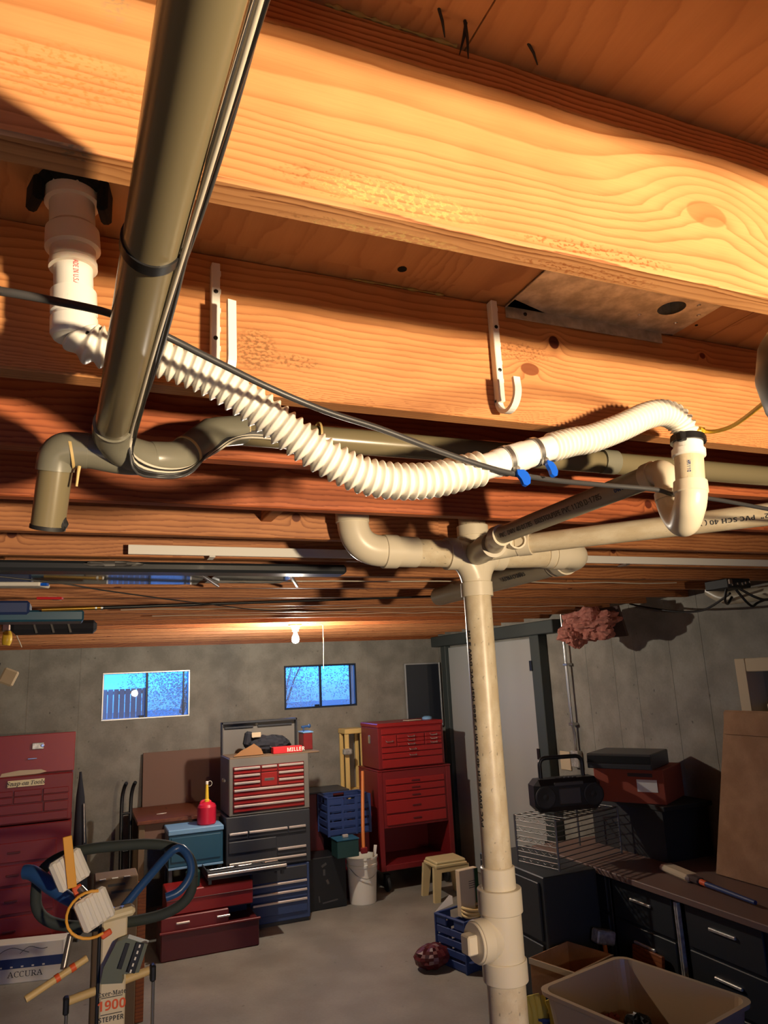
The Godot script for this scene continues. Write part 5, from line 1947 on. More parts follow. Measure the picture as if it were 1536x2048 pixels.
func build_between():
	var t := thing("maroon_box", "dark maroon wooden box behind the blue milk crate", "box", Vector3(2.2, 0, -7.15))
	var s := S()
	bb(s, 2.03, 0.0, -7.4, 2.47, 0.90, -7.06, 0.005)
	P(t, "box", s, M.red_dark)
	s = S()
	bb(s, 2.02, 0.90, -7.41, 2.48, 0.915, -7.05, 0.003)
	P(t, "lid", s, M.craft_dark)
	# milk crate resting on a red bin
	t = thing("red_bin", "dark red plastic bin below the blue milk crate", "bin", Vector3(2.36, 0, -6.8))
	s = S()
	bb(s, 2.295, 0.0, -7.05, 2.60, 0.565, -6.86, 0.01)
	P(t, "bin", s, M.red)
	t = thing("milk_crate", "blue plastic milk crate with oval hand holes beside the red tall cabinet", "crate", Vector3(2.355, 0.57, -6.87))
	crate(t, 0.40, 0.335, 0.30, M.navy)
	t = thing("axe_handle", "orange wooden axe handle leaning on the blue milk crate", "handle", Vector3(2.40, 0.53, -6.52))
	s = S()
	tube(s, smoothed([Vector3(2.385, 0.47, -6.46), Vector3(2.40, 0.62, -6.50), Vector3(2.435, 0.80, -6.58), Vector3(2.48, 0.98, -6.68), Vector3(2.51, 1.10, -6.75)], 0.03), 0.016, 10)
	P(t, "shaft", s, M.orange_wood)
	s = S()
	bx(s, Vector3(2.39, 0.48, -6.46), Vector3(0.06, 0.05, 0.03), 0.006)
	P(t, "head", s, M.red)
	t = thing("green_box", "small dark green box with pale top beside the white bucket", "box", Vector3(2.25, 0.43, -6.55))
	s = S()
	bb(s, -0.10, 0.005, -0.10, 0.10, 0.145, 0.07, 0.004)
	L(t, "box", s, M.green_dark)
	s = S()
	bb(s, -0.105, 0.145, -0.105, 0.105, 0.155, 0.075, 0.002)
	L(t, "lid", s, M.teal)
	s = S()
	bb(s, -0.02, 0.155, -0.03, 0.03, 0.18, 0.0, 0.004)
	L(t, "catch", s, M.trim)
	t = thing("black_crate", "black square box with chipped pale marks on floor", "box", Vector3(2.11, 0, -6.78))
	s = S()
	bb(s, -0.175, 0.0, -0.15, 0.175, 0.425, 0.12, 0.006)
	L(t, "box", s, M.plastic_black)
	for e in [[-0.03, 0.36, 0.05, 0.02, 0.5], [-0.03, 0.30, 0.02, 0.05, 0.0], [0.0, 0.22, 0.02, 0.04, 0.4], [-0.08, 0.09, 0.012, 0.05, 0.1], [0.02, 0.06, 0.14, 0.012, 0.1]]:
		s = S()
		bx(s, Vector3(e[0], e[1], 0.1205), Vector3(e[2], e[3], 0.002), 0.0, Basis(Vector3(0, 0, 1), e[4]))
		L(t, "chipped_mark", s, M.plastic_grey)
	t = thing("white_bucket", "white plastic bucket with rag on floor before the red cabinet", "bucket", Vector3(2.45, 0, -6.70))
	s = S()
	lathe(s, Vector3.ZERO, Vector3.UP, [[0, 0], [0, 0.118], [0.005, 0.12], [0.30, 0.135], [0.305, 0.142], [0.325, 0.143], [0.33, 0.138], [0.365, 0.140], [0.37, 0.147], [0.385, 0.147], [0.385, 0.137], [0.04, 0.118], [0.04, 0]], 32)
	L(t, "pail", s, M.bucket)
	s = S()
	tube(s, smoothed([Vector3(-0.14, 0.32, 0.02), Vector3(-0.09, 0.25, 0.12), Vector3(0, 0.22, 0.15), Vector3(0.09, 0.25, 0.12), Vector3(0.14, 0.32, 0.02)], 0.02), 0.003, 6)
	L(t, "bail", s, M.steel)
	t = thing("paint_stick", "pale stirring stick poking out of the white bucket", "stick", Vector3(2.51, 0.05, -6.66))
	s = S()
	bx(s, Vector3(0.03, 0.22, 0.0), Vector3(0.03, 0.40, 0.006), 0.001, Basis(Vector3(0, 0, 1), -0.18))
	L(t, "stick", s, M.paper)
	# yellow plastic shelf stand
	t = thing("yellow_stand", "pale yellow plastic stand between far wall and red cabinet", "stand", Vector3(2.66, 0, -7.3))
	for x in [2.585, 2.755]:
		s = S()
		bb(s, x - 0.022, 0.0, -7.40, x + 0.022, 1.40, -7.37, 0.005)
		P(t, "leg", s, M.ladder_yellow)
		s = S()
		bb(s, x - 0.02, 0.0, -7.57, x + 0.02, 1.40, -7.54, 0.005)
		P(t, "leg", s, M.ladder_yellow)
	for y in [0.2, 0.8, 1.40]:
		s = S()
		bb(s, 2.56, y, -7.58, 2.78, y + 0.05, -7.36, 0.006)
		P(t, "shelf", s, M.ladder_yellow)
	s = S()
	bb(s, 2.53, 1.20, -7.38, 2.62, 1.26, -7.31, 0.012)
	P(t, "clip", s, M.galv)

func crate(t: Node3D, w: float, h: float, d: float, m: Material):
	var s := S()
	bb(s, -w / 2, 0, -d / 2, w / 2, 0.012, d / 2, 0.003)
	L(t, "floor_plate", s, m)
	for e in [[0.0, d / 2, w, 0.012, 0], [0.0, -d / 2, w, 0.012, 0], [-w / 2, 0.0, 0.012, d, 1], [w / 2, 0.0, 0.012, d, 1]]:
		for k in 5:
			s = S()
			var y0 := h * k / 5.0
			var hh := h * 0.14
			if k == 4:
				for q in [-0.32, 0.32]:
					var off := Vector3(w * q, 0, 0) if e[4] == 0 else Vector3(0, 0, d * q)
					var sz := Vector3(w * 0.36, h * 0.2, 0.012) if e[4] == 0 else Vector3(0.012, h * 0.2, d * 0.36)
					bx(s, Vector3(e[0], h * 0.9, e[1]) + off, sz, 0.003)
				bx(s, Vector3(e[0], h * 0.985, e[1]), Vector3(e[2] + 0.012, h * 0.04, e[3] + 0.006), 0.003)
				L(t, "handle_rail", s, m)
			else:
				bx(s, Vector3(e[0], y0 + h * 0.1, e[1]), Vector3(e[2], hh, e[3]), 0.003)
				L(t, "slat", s, m)
	for x in [-w / 2, -w / 6, w / 6, w / 2]:
		for z in [-d / 2, d / 2]:
			s = S()
			bb(s, x - 0.012, 0, z - 0.007, x + 0.012, h, z + 0.007, 0.002)
			L(t, "upright", s, m)

func build_tall_cabinet():
	var zf := -6.80
	# lower cabinet
	var t := thing("roll_cabinet", "tall red steel roll cabinet with an open dark lower bay", "tool cabinet", Vector3(3.08, 0, -7.05))
	var s := S()
	for e in [[2.68, 0.19, 2.73, 1.07], [3.41, 0.19, 3.46, 1.07]]:
		s = S()
		bb(s, e[0], e[1], -7.32, e[2], e[3], zf, 0.005)
		P(t, "side_panel", s, M.red)
	s = S()
	bb(s, 2.73, 0.56, -7.32, 3.41, 1.07, zf - 0.006, 0.003)
	P(t, "drawer_case", s, M.red)
	s = S()
	bb(s, 2.68, 1.07, -7.33, 3.465, 1.085, zf + 0.004, 0.004)
	P(t, "top", s, M.red)
	s = S()
	bb(s, 2.73, 0.19, -7.32, 3.41, 0.56, -7.30, 0.002)
	P(t, "back_panel", s, M.red)
	s = S()
	bb(s, 2.73, 0.19, -7.30, 3.41, 0.24, zf, 0.004)
	P(t, "bottom_rail", s, M.red)
	for e in [[0.585, 0.675], [0.69, 0.80], [0.81, 0.87], [0.88, 0.935], [0.945, 0.995]]:
		drawer(t, "drawer", 2.76, e[0], 3.385, e[1], zf - 0.004, M.red2, "lip", M.red_dark)
	for p in [Vector3(2.76, 0, -6.87), Vector3(3.38, 0, -6.87), Vector3(2.76, 0, -7.24), Vector3(3.38, 0, -7.24)]:
		caster(t, p, 0.068)
	# machine chest on top
	t = thing("tool_chest", "bright red machinist chest with many drawers on the tall cabinet", "tool chest", Vector3(3.05, 1.086, -7.0))
	s = S()
	bb(s, 2.70, 1.09, -7.26, 3.405, 1.475, zf + 0.0, 0.006)
	P(t, "body", s, M.red)
	s = S()
	bb(s, 2.695, 1.475, -7.265, 3.41, 1.515, zf + 0.004, 0.008)
	P(t, "lid", s, M.red2)
	drawer(t, "drawer", 2.735, 1.10, 3.38, 1.175, zf, M.red2)
	drawer(t, "drawer", 2.735, 1.185, 3.38, 1.232, zf, M.red2, "bail", M.chrome)
	drawer(t, "drawer", 2.735, 1.240, 3.38, 1.285, zf, M.red2, "bail", M.chrome)
	drawer(t, "drawer", 2.735, 1.295, 2.89, 1.40, zf, M.red2, "bail", M.chrome)
	for k in 3:
		drawer(t, "drawer", 2.90, 1.295 + k * 0.036, 3.19, 1.328 + k * 0.036, zf, M.red2, "bail", M.chrome)
		drawer(t, "drawer", 3.20, 1.295 + k * 0.036, 3.38, 1.328 + k * 0.036, zf, M.red2, "bail", M.chrome)
	drawer(t, "drawer", 2.735, 1.412, 3.38, 1.462, zf, M.red2)
	s = S()
	bx(s, Vector3(2.696, 1.36, -7.02), Vector3(0.012, 0.08, 0.05), 0.005)
	P(t, "side_handle", s, M.chrome)
	# framed dark pane on top of the chest
	t = thing("framed_pane", "dark pane in a thin white frame standing on the red chest", "pane", Vector3(3.56, 1.40, -7.5))
	s = S()
	bb(s, 3.36, 1.42, -7.56, 3.78, 2.08, -7.552, 0.001)
	P(t, "pane", s, M.mirror)
	for e in [[3.35, 1.40, 3.365, 2.09], [3.775, 1.40, 3.79, 2.09], [3.365, 2.075, 3.775, 2.09], [3.365, 1.40, 3.775, 1.42]]:
		s = S()
		bb(s, e[0], e[1], -7.57, e[2], e[3], -7.54, 0.002)
		P(t, "frame", s, M.alu)
	t = thing("blue_tin", "small pale blue lid lying on top of the red machinist chest", "lid", Vector3(3.33, 1.516, -7.0))
	s = S()
	lathe(s, Vector3.ZERO, Vector3.UP, [[0, 0], [0, 0.05], [0.02, 0.05], [0.03, 0.03], [0.03, 0]], 16)
	L(t, "lid", s, M.lightblue)
	t = thing("paper_slip", "pale paper slip lying on top of the red machinist chest", "paper", Vector3(3.14, 1.516, -6.95))
	s = S()
	bx(s, Vector3(0, 0.004, 0), Vector3(0.16, 0.006, 0.10), 0.001, Basis(Vector3.UP, 0.2))
	L(t, "slip", s, M.card_pale)
	# stool
	t = thing("step_stool", "small beige plastic step stool on floor in front of the red cabinet", "stool", Vector3(3.17, 0, -6.45))
	s = S()
	bx(s, Vector3(0, 0.31, 0), Vector3(0.30, 0.03, 0.24), 0.01)
	bx(s, Vector3(0, 0.285, 0), Vector3(0.32, 0.03, 0.26), 0.008)
	L(t, "seat", s, M.stool)
	for e in [[-1, -1], [1, -1], [-1, 1], [1, 1]]:
		s = S()
		var top := Vector3(e[0] * 0.135, 0.28, e[1] * 0.105)
		var bot := Vector3(e[0] * 0.165, 0.0, e[1] * 0.125)
		var w := 0.032
		var q := []
		for p in [[bot, 0.9], [top, 1.25]]:
			for c in [[-1, -1], [1, -1], [1, 1], [-1, 1]]:
				q.append(p[0] + Vector3(c[0] * w * p[1], 0, c[1] * 0.018))
		for i in 4:
			quad_out(s, [q[i], q[(i + 1) % 4], q[4 + (i + 1) % 4], q[4 + i]], (bot + top) * 0.5)
		quad_out(s, [q[0], q[1], q[2], q[3]], (bot + top) * 0.5)
		L(t, "leg", s, M.stool)
	for z in [-1, 1]:
		s = S()
		bx(s, Vector3(0, 0.255, z * 0.115), Vector3(0.24, 0.05, 0.02), 0.006)
		L(t, "apron", s, M.stool)

func build_right_wall_things():
	# insulation batt hanging from the joists
	var t := thing("insulation_batt", "pink fibreglass batt sagging from the joists by the right wall", "insulation", Vector3(3.45, 2.15, -4.5))
	var s := S()
	blob(s, Vector3(3.47, 2.27, -4.40), Vector3(0.12, 0.11, 0.27), 41, 0.55, 34, 0.7)
	blob(s, Vector3(3.44, 2.22, -4.55), Vector3(0.10, 0.10, 0.15), 44, 0.5, 26, 0.8)
	P(t, "fibre", s, M.insul)
	s = S()
	bx(s, Vector3(3.54, 2.27, -4.30), Vector3(0.02, 0.22, 0.34), 0.004, Basis(Vector3(0, 0, 1), 0.25))
	P(t, "paper_facing", s, M.kraft)
	# conduit
	t = thing("steel_conduit", "thin steel conduit running down the right wall to an outlet", "conduit", Vector3(XR - 0.04, 1.25, -5.16))
	s = S()
	tube(s, smoothed([Vector3(XR - 0.045, 2.47, -5.16), Vector3(XR - 0.045, 2.0, -5.16), Vector3(XR - 0.045, 1.55, -5.16), Vector3(XR - 0.03, 1.44, -5.16), Vector3(XR - 0.03, 1.28, -5.16)], 0.05), 0.012, 12)
	P(t, "tube", s, M.steel)
	for y in [1.98, 1.50]:
		s = S()
		bb(s, XR - 0.06, y, -5.19, XR, y + 0.02, -5.13, 0.003)
		P(t, "strap", s, M.steel)
	s = S()
	bb(s, XR - 0.05, 1.17, -5.22, XR, 1.30, -5.12, 0.006)
	P(t, "outlet_box", s, M.galv)
	s = S()
	bb(s, XR - 0.012, 1.13, -5.42, XR, 1.28, -5.28, 0.004)
	P(t, "cover_plate", s, M.card_pale)
	# services high on the right
	t = thing("junction_box", "small junction box with exposed bright terminals under the right joists", "junction box", Vector3(3.3, 2.33, -3.0))
	s = S()
	bb(s, 3.22, 2.345, -3.06, 3.39, YJ - 0.001, -2.90, 0.004)
	P(t, "box", s, M.rubber)
	for e in [[3.235, 2.385, 0.022], [3.245, 2.362, 0.008], [3.285, 2.37, 0.010], [3.32, 2.37, 0.012], [3.345, 2.375, 0.012], [3.375, 2.38, 0.010]]:
		s = S()
		bb(s, e[0] - e[2] * 0.5, e[1] - e[2], -2.902, e[0] + e[2] * 0.5, e[1] + e[2] * 0.3, -2.89, 0.002)
		P(t, "terminal", s, M.chrome)
	for q in [[Vector3(3.26, 2.345, -2.95), Vector3(3.27, 2.29, -2.98), Vector3(3.33, 2.27, -3.02), Vector3(3.37, 2.31, -3.02)], [Vector3(3.36, 2.345, -2.95), Vector3(3.42, 2.29, -2.9), Vector3(3.47, 2.28, -2.85), Vector3(3.62, 2.36, -2.75)], [Vector3(3.33, 2.34, -2.95), Vector3(3.40, 2.25, -2.93), Vector3(3.46, 2.27, -2.92), Vector3(3.60, 2.33, -2.80)], [Vector3(3.37, 2.33, -3.03), Vector3(3.50, 2.27, -3.35), Vector3(3.68, 2.295, -3.75), Vector3(3.72, 2.36, -4.1), Vector3(3.72, 2.40, -4.25)]]:
		s = S()
		tube(s, smoothed(q, 0.02), 0.007, 8)
		P(t, "cable", s, M.black)
	t = thing("wall_pipe", "grey plastic pipe bending into the right wall below the junction box", "pipe", Vector3(3.6, 2.28, -3.1))
	s = S()
	tube(s, rounded([Vector3(3.49, 2.38, -3.28), Vector3(3.49, 2.318, -3.18), Vector3(3.52, 2.318, -2.4)], 0.06, 8), 0.040, 24)
	P(t, "pipe", s, M.pvc_grey)

func build_right_bench():
	# low desk along the right wall
	var t := thing("work_bench", "long dark desk with a worn brown top along the right wall", "desk", Vector3(3.4, 0, -3.3))
	var s := S()
	bb(s, 2.99, 0.725, -4.70, 3.79, 0.76, -1.6, 0.004)
	P(t, "desktop", s, M.desk_top)
	s = S()
	bb(s, 3.70, 0.0, -4.70, 3.72, 0.725, -1.6)
	P(t, "back_panel", s, M.dark_desk)
	var zz := [-4.68, -3.97, -3.95, -3.42, -3.36, -2.83, -2.77, -2.24]
	for k in 4:
		s = S()
		bb(s, 3.06, 0.02, zz[k * 2], 3.70, 0.724, zz[k * 2 + 1], 0.004)
		var pd := P(t, "pedestal", s, M.dark_desk)
		for j in 3:
			s = S()
			bb(s, 3.045, 0.05 + j * 0.225, zz[k * 2] + 0.02, 3.06, 0.26 + j * 0.225, zz[k * 2 + 1] - 0.02, 0.004)
			P(pd, "drawer", s, M.dark_desk)
			s = S()
			bb(s, 3.032, 0.17 + j * 0.225, zz[k * 2] + 0.18, 3.046, 0.185 + j * 0.225, zz[k * 2 + 1] - 0.18, 0.003)
			P(pd, "handle", s, M.galv)
	for z in [-3.40, -3.385]:
		s = S()
		bb(s, 3.035, 0.10, z - 0.012, 3.06, 0.70, z, 0.002)
		P(t, "support_post", s, M.galv)
	# whisk brush on the desk
	t = thing("bench_brush", "bench brush with tan bristles and dark blue handle on the desk", "brush", Vector3(3.25, 0.76, -3.35))
	s = S()
	var b0 := Vector3(0.03, 0.022, -0.36)
	var b1 := Vector3(-0.02, 0.024, -0.10)
	bx(s, (b0 + b1) * 0.5, Vector3(0.09, 0.04, 0.28), 0.014, Basis(Vector3.UP, -0.19))
	L(t, "bristles", s, M.card_pale)
	s = S()
	bx(s, Vector3(-0.03, 0.024, -0.06), Vector3(0.05, 0.034, 0.09), 0.01, Basis(Vector3.UP, -0.19))
	L(t, "ferrule", s, M.kraft)
	s = S()
	tube(s, [Vector3(-0.04, 0.024, -0.02), Vector3(-0.05, 0.024, 0.03)], 0.015, 10)
	L(t, "orange_collar", s, M.orange)
	s = S()
	tube(s, [Vector3(-0.05, 0.024, 0.03), Vector3(-0.09, 0.022, 0.38)], [0.014, 0.011], 10)
	L(t, "handle", s, M.navy)
	# cardboard sheet
	t = thing("cardboard_sheet", "large brown cardboard sheet leaning upright under the right window", "cardboard", Vector3(3.62, 0.76, -2.9))
	s = S()
	var qd := [Vector3(3.46, 0.765, -3.50), Vector3(3.60, 1.672, -3.40), Vector3(3.60, 1.672, -2.2), Vector3(3.46, 0.765, -2.2)]
	var nn: Vector3 = (qd[1] - qd[0]).cross(qd[3] - qd[0]).normalized() * 0.006
	quad_out(s, [qd[0] - nn, qd[1] - nn, qd[2] - nn, qd[3] - nn], Vector3(3.6, 1.2, -2.9) + nn * 200)
	quad_out(s, [qd[0] + nn, qd[1] + nn, qd[2] + nn, qd[3] + nn], Vector3(3.53, 1.2, -2.9) - nn * 200)
	for i in 4:
		var a: Vector3 = qd[i]
		var b: Vector3 = qd[(i + 1) % 4]
		quad_out(s, [a - nn, b - nn, b + nn, a + nn], Vector3(3.53, 1.2, -2.9))
	P(t, "sheet", s, M.card)
	s = S()
	bx(s, Vector3(3.58, 1.60, -2.8), Vector3(0.016, 0.13, 1.2), 0.002, Basis(Vector3(0, 0, 1), -0.15))
	P(t, "folded_flap", s, M.card)
	t = thing("foam_block", "pale yellow foam block on the sill of the right window", "block", Vector3(3.75, 1.5, -3.2))
	s = S()
	bb(s, 3.83, 1.502, -3.30, 3.92, 1.70, -2.9, 0.006)
	P(t, "block", s, M.cream)
	# wire shelf drawers stacked at the end of the desk
	t = thing("wire_rack", "grey wire basket rack below the boombox left of the desk", "wire rack", Vector3(2.744, 0.762, -4.025), 0.25)
	var X1 := 0.62
	var Z0 := -0.34
	var Y1 := 0.285
	for k in 10:
		var y: float = lerp(0.01, Y1, k / 9.0)
		s = S()
		tube(s, [Vector3(0, y, Z0), Vector3(0, y, 0)], 0.0032, 6)
		L(t, "end_wire", s, M.wire)
		s = S()
		tube(s, [Vector3(0, y, 0), Vector3(X1, y, 0)], 0.0032, 6)
		L(t, "side_wire", s, M.wire)
	for k in 5:
		# zigzag stiffeners on the end
		s = S()
		var q := []
		for i in 13:
			q.append(Vector3(0.004, 0.02 + k * 0.058 + (0.018 if i % 2 else 0.0), lerp(Z0, 0.0, i / 12.0)))
		tube(s, q, 0.0022, 5)
		L(t, "zigzag_wire", s, M.wire)
	for k in 12:
		s = S()
		var x: float = lerp(0.0, X1, k / 11.0)
		tube(s, [Vector3(x, Y1, Z0), Vector3(x, Y1, 0)], 0.003, 6)
		L(t, "top_wire", s, M.wire)
	for k in 5:
		s = S()
		var z: float = lerp(Z0, 0.0, k / 4.0)
		tube(s, [Vector3(0, Y1 - 0.004, z), Vector3(X1, Y1 - 0.004, z)], 0.004, 6)
		L(t, "top_rail", s, M.wire)
	for p in [[0, Z0], [0, 0], [X1, Z0], [X1, 0]]:
		s = S()
		rod(s, Vector3(p[0], 0, p[1]), Vector3(p[0], Y1 + 0.004, p[1]), 0.007, 8)
		L(t, "corner_post", s, M.wire)
	# dark cabinet below
	t = thing("filing_cabinet", "dark low filing cabinet under the wire rack", "cabinet", Vector3(2.9, 0, -4.35))
	s = S()
	bb(s, 2.60, 0.02, -4.75, 2.985, 0.755, -3.99, 0.006)
	P(t, "body", s, M.dark_desk)
	for j in 2:
		s = S()
		bb(s, 2.585, 0.06 + j * 0.34, -4.72, 2.60, 0.38 + j * 0.34, -4.03, 0.004)
		var dr := P(t, "drawer", s, M.dark_desk)
		s = S()
		bb(s, 2.57, 0.20 + j * 0.34, -4.44, 2.586, 0.22 + j * 0.34, -4.32, 0.004)
		P(dr, "handle", s, M.galv)
	# shelf carrying the carton at the back
	t = thing("dark_board", "dark plank shelf carrying the red carton by the right wall", "shelf", Vector3(3.5, 0.76, -4.5))
	s = S()
	bb(s, 3.40, 1.06, -4.55, 3.80, 1.09, -3.80, 0.004)
	P(t, "plank", s, M.rubber)
	for z in [-4.52, -3.84]:  # added dark panels stand in for the dark gap below the plank
		s = S()
		bb(s, 3.41, 0.76, z - 0.01, 3.78, 1.06, z + 0.01)
		P(t, "dark_gap_end", s, M.rubber)
	s = S()
	bb(s, 3.41, 0.76, -4.51, 3.425, 1.06, -3.85)
	P(t, "dark_gap_panel", s, M.rubber)
	# boombox
	t = thing("boombox", "black portable boombox with a raised handle on the wire rack", "boombox", Vector3(3.00, 1.054, -4.26), -0.22)
	s = S()
	bx(s, Vector3(0, 0.105, 0), Vector3(0.46, 0.20, 0.17), 0.035)
	L(t, "body", s, M.plastic_black)
	for x in [-0.165, 0.165]:
		s = S()
		lathe(s, Vector3(x, 0.10, 0.083), Vector3(0, 0, 1), [[0, 0.07], [0.006, 0.07], [0.008, 0.062], [0.004, 0.02], [0.006, 0]], 24)
		L(t, "speaker", s, M.rubber)
	s = S()
	bx(s, Vector3(0, 0.10, 0.086), Vector3(0.15, 0.10, 0.012), 0.006)
	L(t, "tape_deck", s, M.plastic_grey)
	s = S()
	bx(s, Vector3(0, 0.175, 0.082), Vector3(0.20, 0.022, 0.01), 0.003)
	L(t, "dial", s, M.plastic_grey)
	s = S()
	tube(s, rounded([Vector3(-0.15, 0.19, -0.02), Vector3(-0.15, 0.33, -0.02), Vector3(0.15, 0.33, -0.02), Vector3(0.15, 0.19, -0.02)], 0.05, 8), 0.014, 10)
	L(t, "handle", s, M.plastic_black)
	for k in 5:
		s = S()
		bx(s, Vector3(-0.06 + k * 0.03, 0.208, 0.04), Vector3(0.022, 0.008, 0.02), 0.002)
		L(t, "button", s, M.plastic_grey)
	# carton and tape recorder on it
	t = thing("red_carton", "reddish cardboard carton with a white label under the tape recorder", "carton", Vector3(3.52, 1.09, -4.14), -1.04)
	s = S()
	bx(s, Vector3(0, 0.105, 0), Vector3(0.46, 0.21, 0.40), 0.004)
	L(t, "box", s, M.card_red)
	s = S()
	bx(s, Vector3(0.12, 0.11, 0.2015), Vector3(0.13, 0.075, 0.002), 0.0)
	L(t, "label_sheet", s, M.paper)
	s = S()
	bx(s, Vector3(0.08, 0.175, 0.2015), Vector3(0.16, 0.022, 0.002), 0.0)
	L(t, "dark_print", s, M.kraft)
	t = thing("tape_recorder", "dark flat video recorder lying on the red carton", "video recorder", Vector3(3.44, 1.301, -4.13), -1.04)
	s = S()
	bx(s, Vector3(0, 0.05, 0), Vector3(0.43, 0.096, 0.36), 0.006)
	L(t, "case", s, M.plastic_grey)
	s = S()
	bx(s, Vector3(0, 0.062, 0.182), Vector3(0.42, 0.045, 0.008), 0.002)
	L(t, "front_window", s, M.plastic_black)
	s = S()
	bx(s, Vector3(0, 0.018, 0.183), Vector3(0.42, 0.026, 0.01), 0.002)
	L(t, "lower_trim", s, M.craft_dark)
	for p in [[-0.18, -0.14], [0.18, -0.14], [-0.18, 0.14], [0.18, 0.14]]:
		s = S()
		rod(s, Vector3(p[0], 0, p[1]), Vector3(p[0], 0.004, p[1]), 0.012, 10)
		L(t, "foot", s, M.rubber)

func build_floor_right():
	# blue crate with odds and ends
	var t := thing("milk_crate", "small dark blue crate on floor behind the drain stack", "crate", Vector3(2.62, 0, -5.0), 0.25)
	crate(t, 0.36, 0.32, 0.30, M.navy)
	t = thing("parts_box", "cream printed parts box standing in the dark blue crate", "box", Vector3(2.60, 0.30, -4.96), 0.15)
	var s := S()
	bx(s, Vector3(0, 0.16, 0), Vector3(0.16, 0.30, 0.05), 0.003)
	L(t, "box", s, M.card_pale)
	s = S()
	bx(s, Vector3(0.065, 0.16, 0.0255), Vector3(0.03, 0.29, 0.002), 0.0)
	L(t, "green_edge", s, mat(c8(60, 110, 60), 0.6))
	for k in 4:
		s = S()
		bx(s, Vector3(0.02, 0.23 - k * 0.014, 0.0258), Vector3(0.05, 0.004, 0.001), 0.0)
		L(t, "print_line", s, M.ink_dark)
	t = thing("folded_paper", "white folded paper sticking out left of the dark blue crate", "paper", Vector3(2.46, 0.34, -4.98))
	s = S()
	ext(s, [Vector2(-0.11, 0.02), Vector2(0.03, 0.11), Vector2(0.05, 0.10), Vector2(0.04, 0.05)], 0.004, Vector3.ZERO, Basis(Vector3(1, 0, 0), -0.5))
	L(t, "sheet", s, M.paper)
	t = thing("rope_coil", "tan and pink coil lying in the dark blue crate", "coil", Vector3(2.60, 0.32, -4.90))
	s = S()
	for k in 3:
		var q := []
		for i in 25:
			var a := TAU * i / 24.0
			q.append(Vector3(0.075 * cos(a), 0.012 + k * 0.02 + 0.006 * sin(a * 2 + k), 0.06 * sin(a)))
		tube(s, q, 0.011, 8)
	L(t, "coil", s, M.dowel)
	t = thing("maroon_cushion", "dark maroon rounded bundle on floor left of the dark blue crate", "bundle", Vector3(2.33, 0, -5.03))
	s = S()
	blob(s, Vector3(0, 0.075, 0), Vector3(0.13, 0.075, 0.10), 51, 0.2, 12)
	L(t, "bundle", s, M.red_dark)
	t = thing("open_carton", "open cardboard carton with a pale rim behind the plastic tote", "carton", Vector3(2.60, 0, -3.78), 0.3)
	for e in [[0, 0.15, 0.34, 0.008], [0, -0.15, 0.34, 0.008], [-0.17, 0, 0.008, 0.30], [0.17, 0, 0.008, 0.30]]:
		s = S()
		bx(s, Vector3(e[0], 0.20, e[1]), Vector3(e[2], 0.40, e[3]), 0.002)
		L(t, "side", s, M.card)
	s = S()
	bx(s, Vector3(0, 0.006, 0), Vector3(0.34, 0.012, 0.30), 0.0)
	L(t, "base", s, M.card)
	s = S()
	bx(s, Vector3(0, 0.385, 0.156), Vector3(0.35, 0.03, 0.004), 0.001)
	bx(s, Vector3(-0.176, 0.385, 0.0), Vector3(0.004, 0.03, 0.31), 0.001)
	L(t, "tape_rim", s, M.card_pale)
	# gloves hanging over a blue bin
	t = thing("blue_bin", "dark blue plastic bin holding yellow gloves beside the stack", "bin", Vector3(2.3, 0, -3.62))
	s = S()
	lathe(s, Vector3.ZERO, Vector3.UP, [[0, 0], [0, 0.11], [0.24, 0.13], [0.25, 0.137], [0.26, 0.137], [0.26, 0.125], [0.02, 0.105], [0.02, 0]], 24)
	L(t, "bin", s, M.navy)
	for e in [[-0.10, 0.06, "yellow work glove hanging over the left of the blue bin"], [0.0, 0.12, "yellow work glove standing at the front of the blue bin"]]:
		t = thing("work_glove", e[2], "glove", Vector3(2.3 + e[0], 0.255, -3.62 + e[1]), 0.0, "yellow work gloves in the blue bin")
		s = S()
		for f in 4:
			tube(s, smoothed([Vector3(-0.045 + f * 0.03, -0.06, 0.02), Vector3(-0.045 + f * 0.03, 0.03, 0.02), Vector3(-0.052 + f * 0.034, 0.09 + 0.012 * (1.5 - absf(f - 1.5)), 0.0)], 0.02), 0.018, 10)
		tube(s, smoothed([Vector3(0.045, -0.05, 0.02), Vector3(0.075, 0.0, 0.03), Vector3(0.085, 0.04, 0.03)], 0.02), 0.017, 10)
		L(t, "glove", s, M.glove)
	# tote
	t = thing("plastic_tote", "large translucent beige plastic tote open on floor at lower right", "tote", Vector3(2.55, 0, -3.15), 0.22)
	tote(t, 0.62, 0.72, 0.43)
	for e in [[0.05, -0.12, 0.05, M.plastic_black, "black lumpy hardware piece at the bottom of the plastic tote"], [-0.10, 0.0, 0.05, M.kraft, "brown lumpy part at the bottom of the plastic tote"], [0.12, 0.08, 0.045, M.glove, "small yellow part at the bottom of the plastic tote"], [0.20, 0.20, 0.035, M.paper, "small white part at the bottom of the plastic tote"], [-0.02, -0.24, 0.035, M.card_red, "small reddish part at the back of the plastic tote"]]:
		var w := thing("loose_part", e[4], "part", Vector3(2.55 + e[0], 0.20, -3.15 + e[1]))
		s = S()
		blob(s, Vector3(0, e[2] * 0.8, 0), Vector3(e[2] * 1.4, e[2], e[2] * 1.2), int(e[0] * 100) + 60, 0.6, 10, 2.5)
		L(w, "part", s, e[3])
	var fl := thing("tote_filling", "dark jumbled bags filling the lower half of the plastic tote", "bags", Vector3(2.55, 0.012, -3.15), 0.22)
	s = S()
	blob(s, Vector3(0, 0.10, 0), Vector3(0.25, 0.10, 0.29), 71, 0.3, 14)
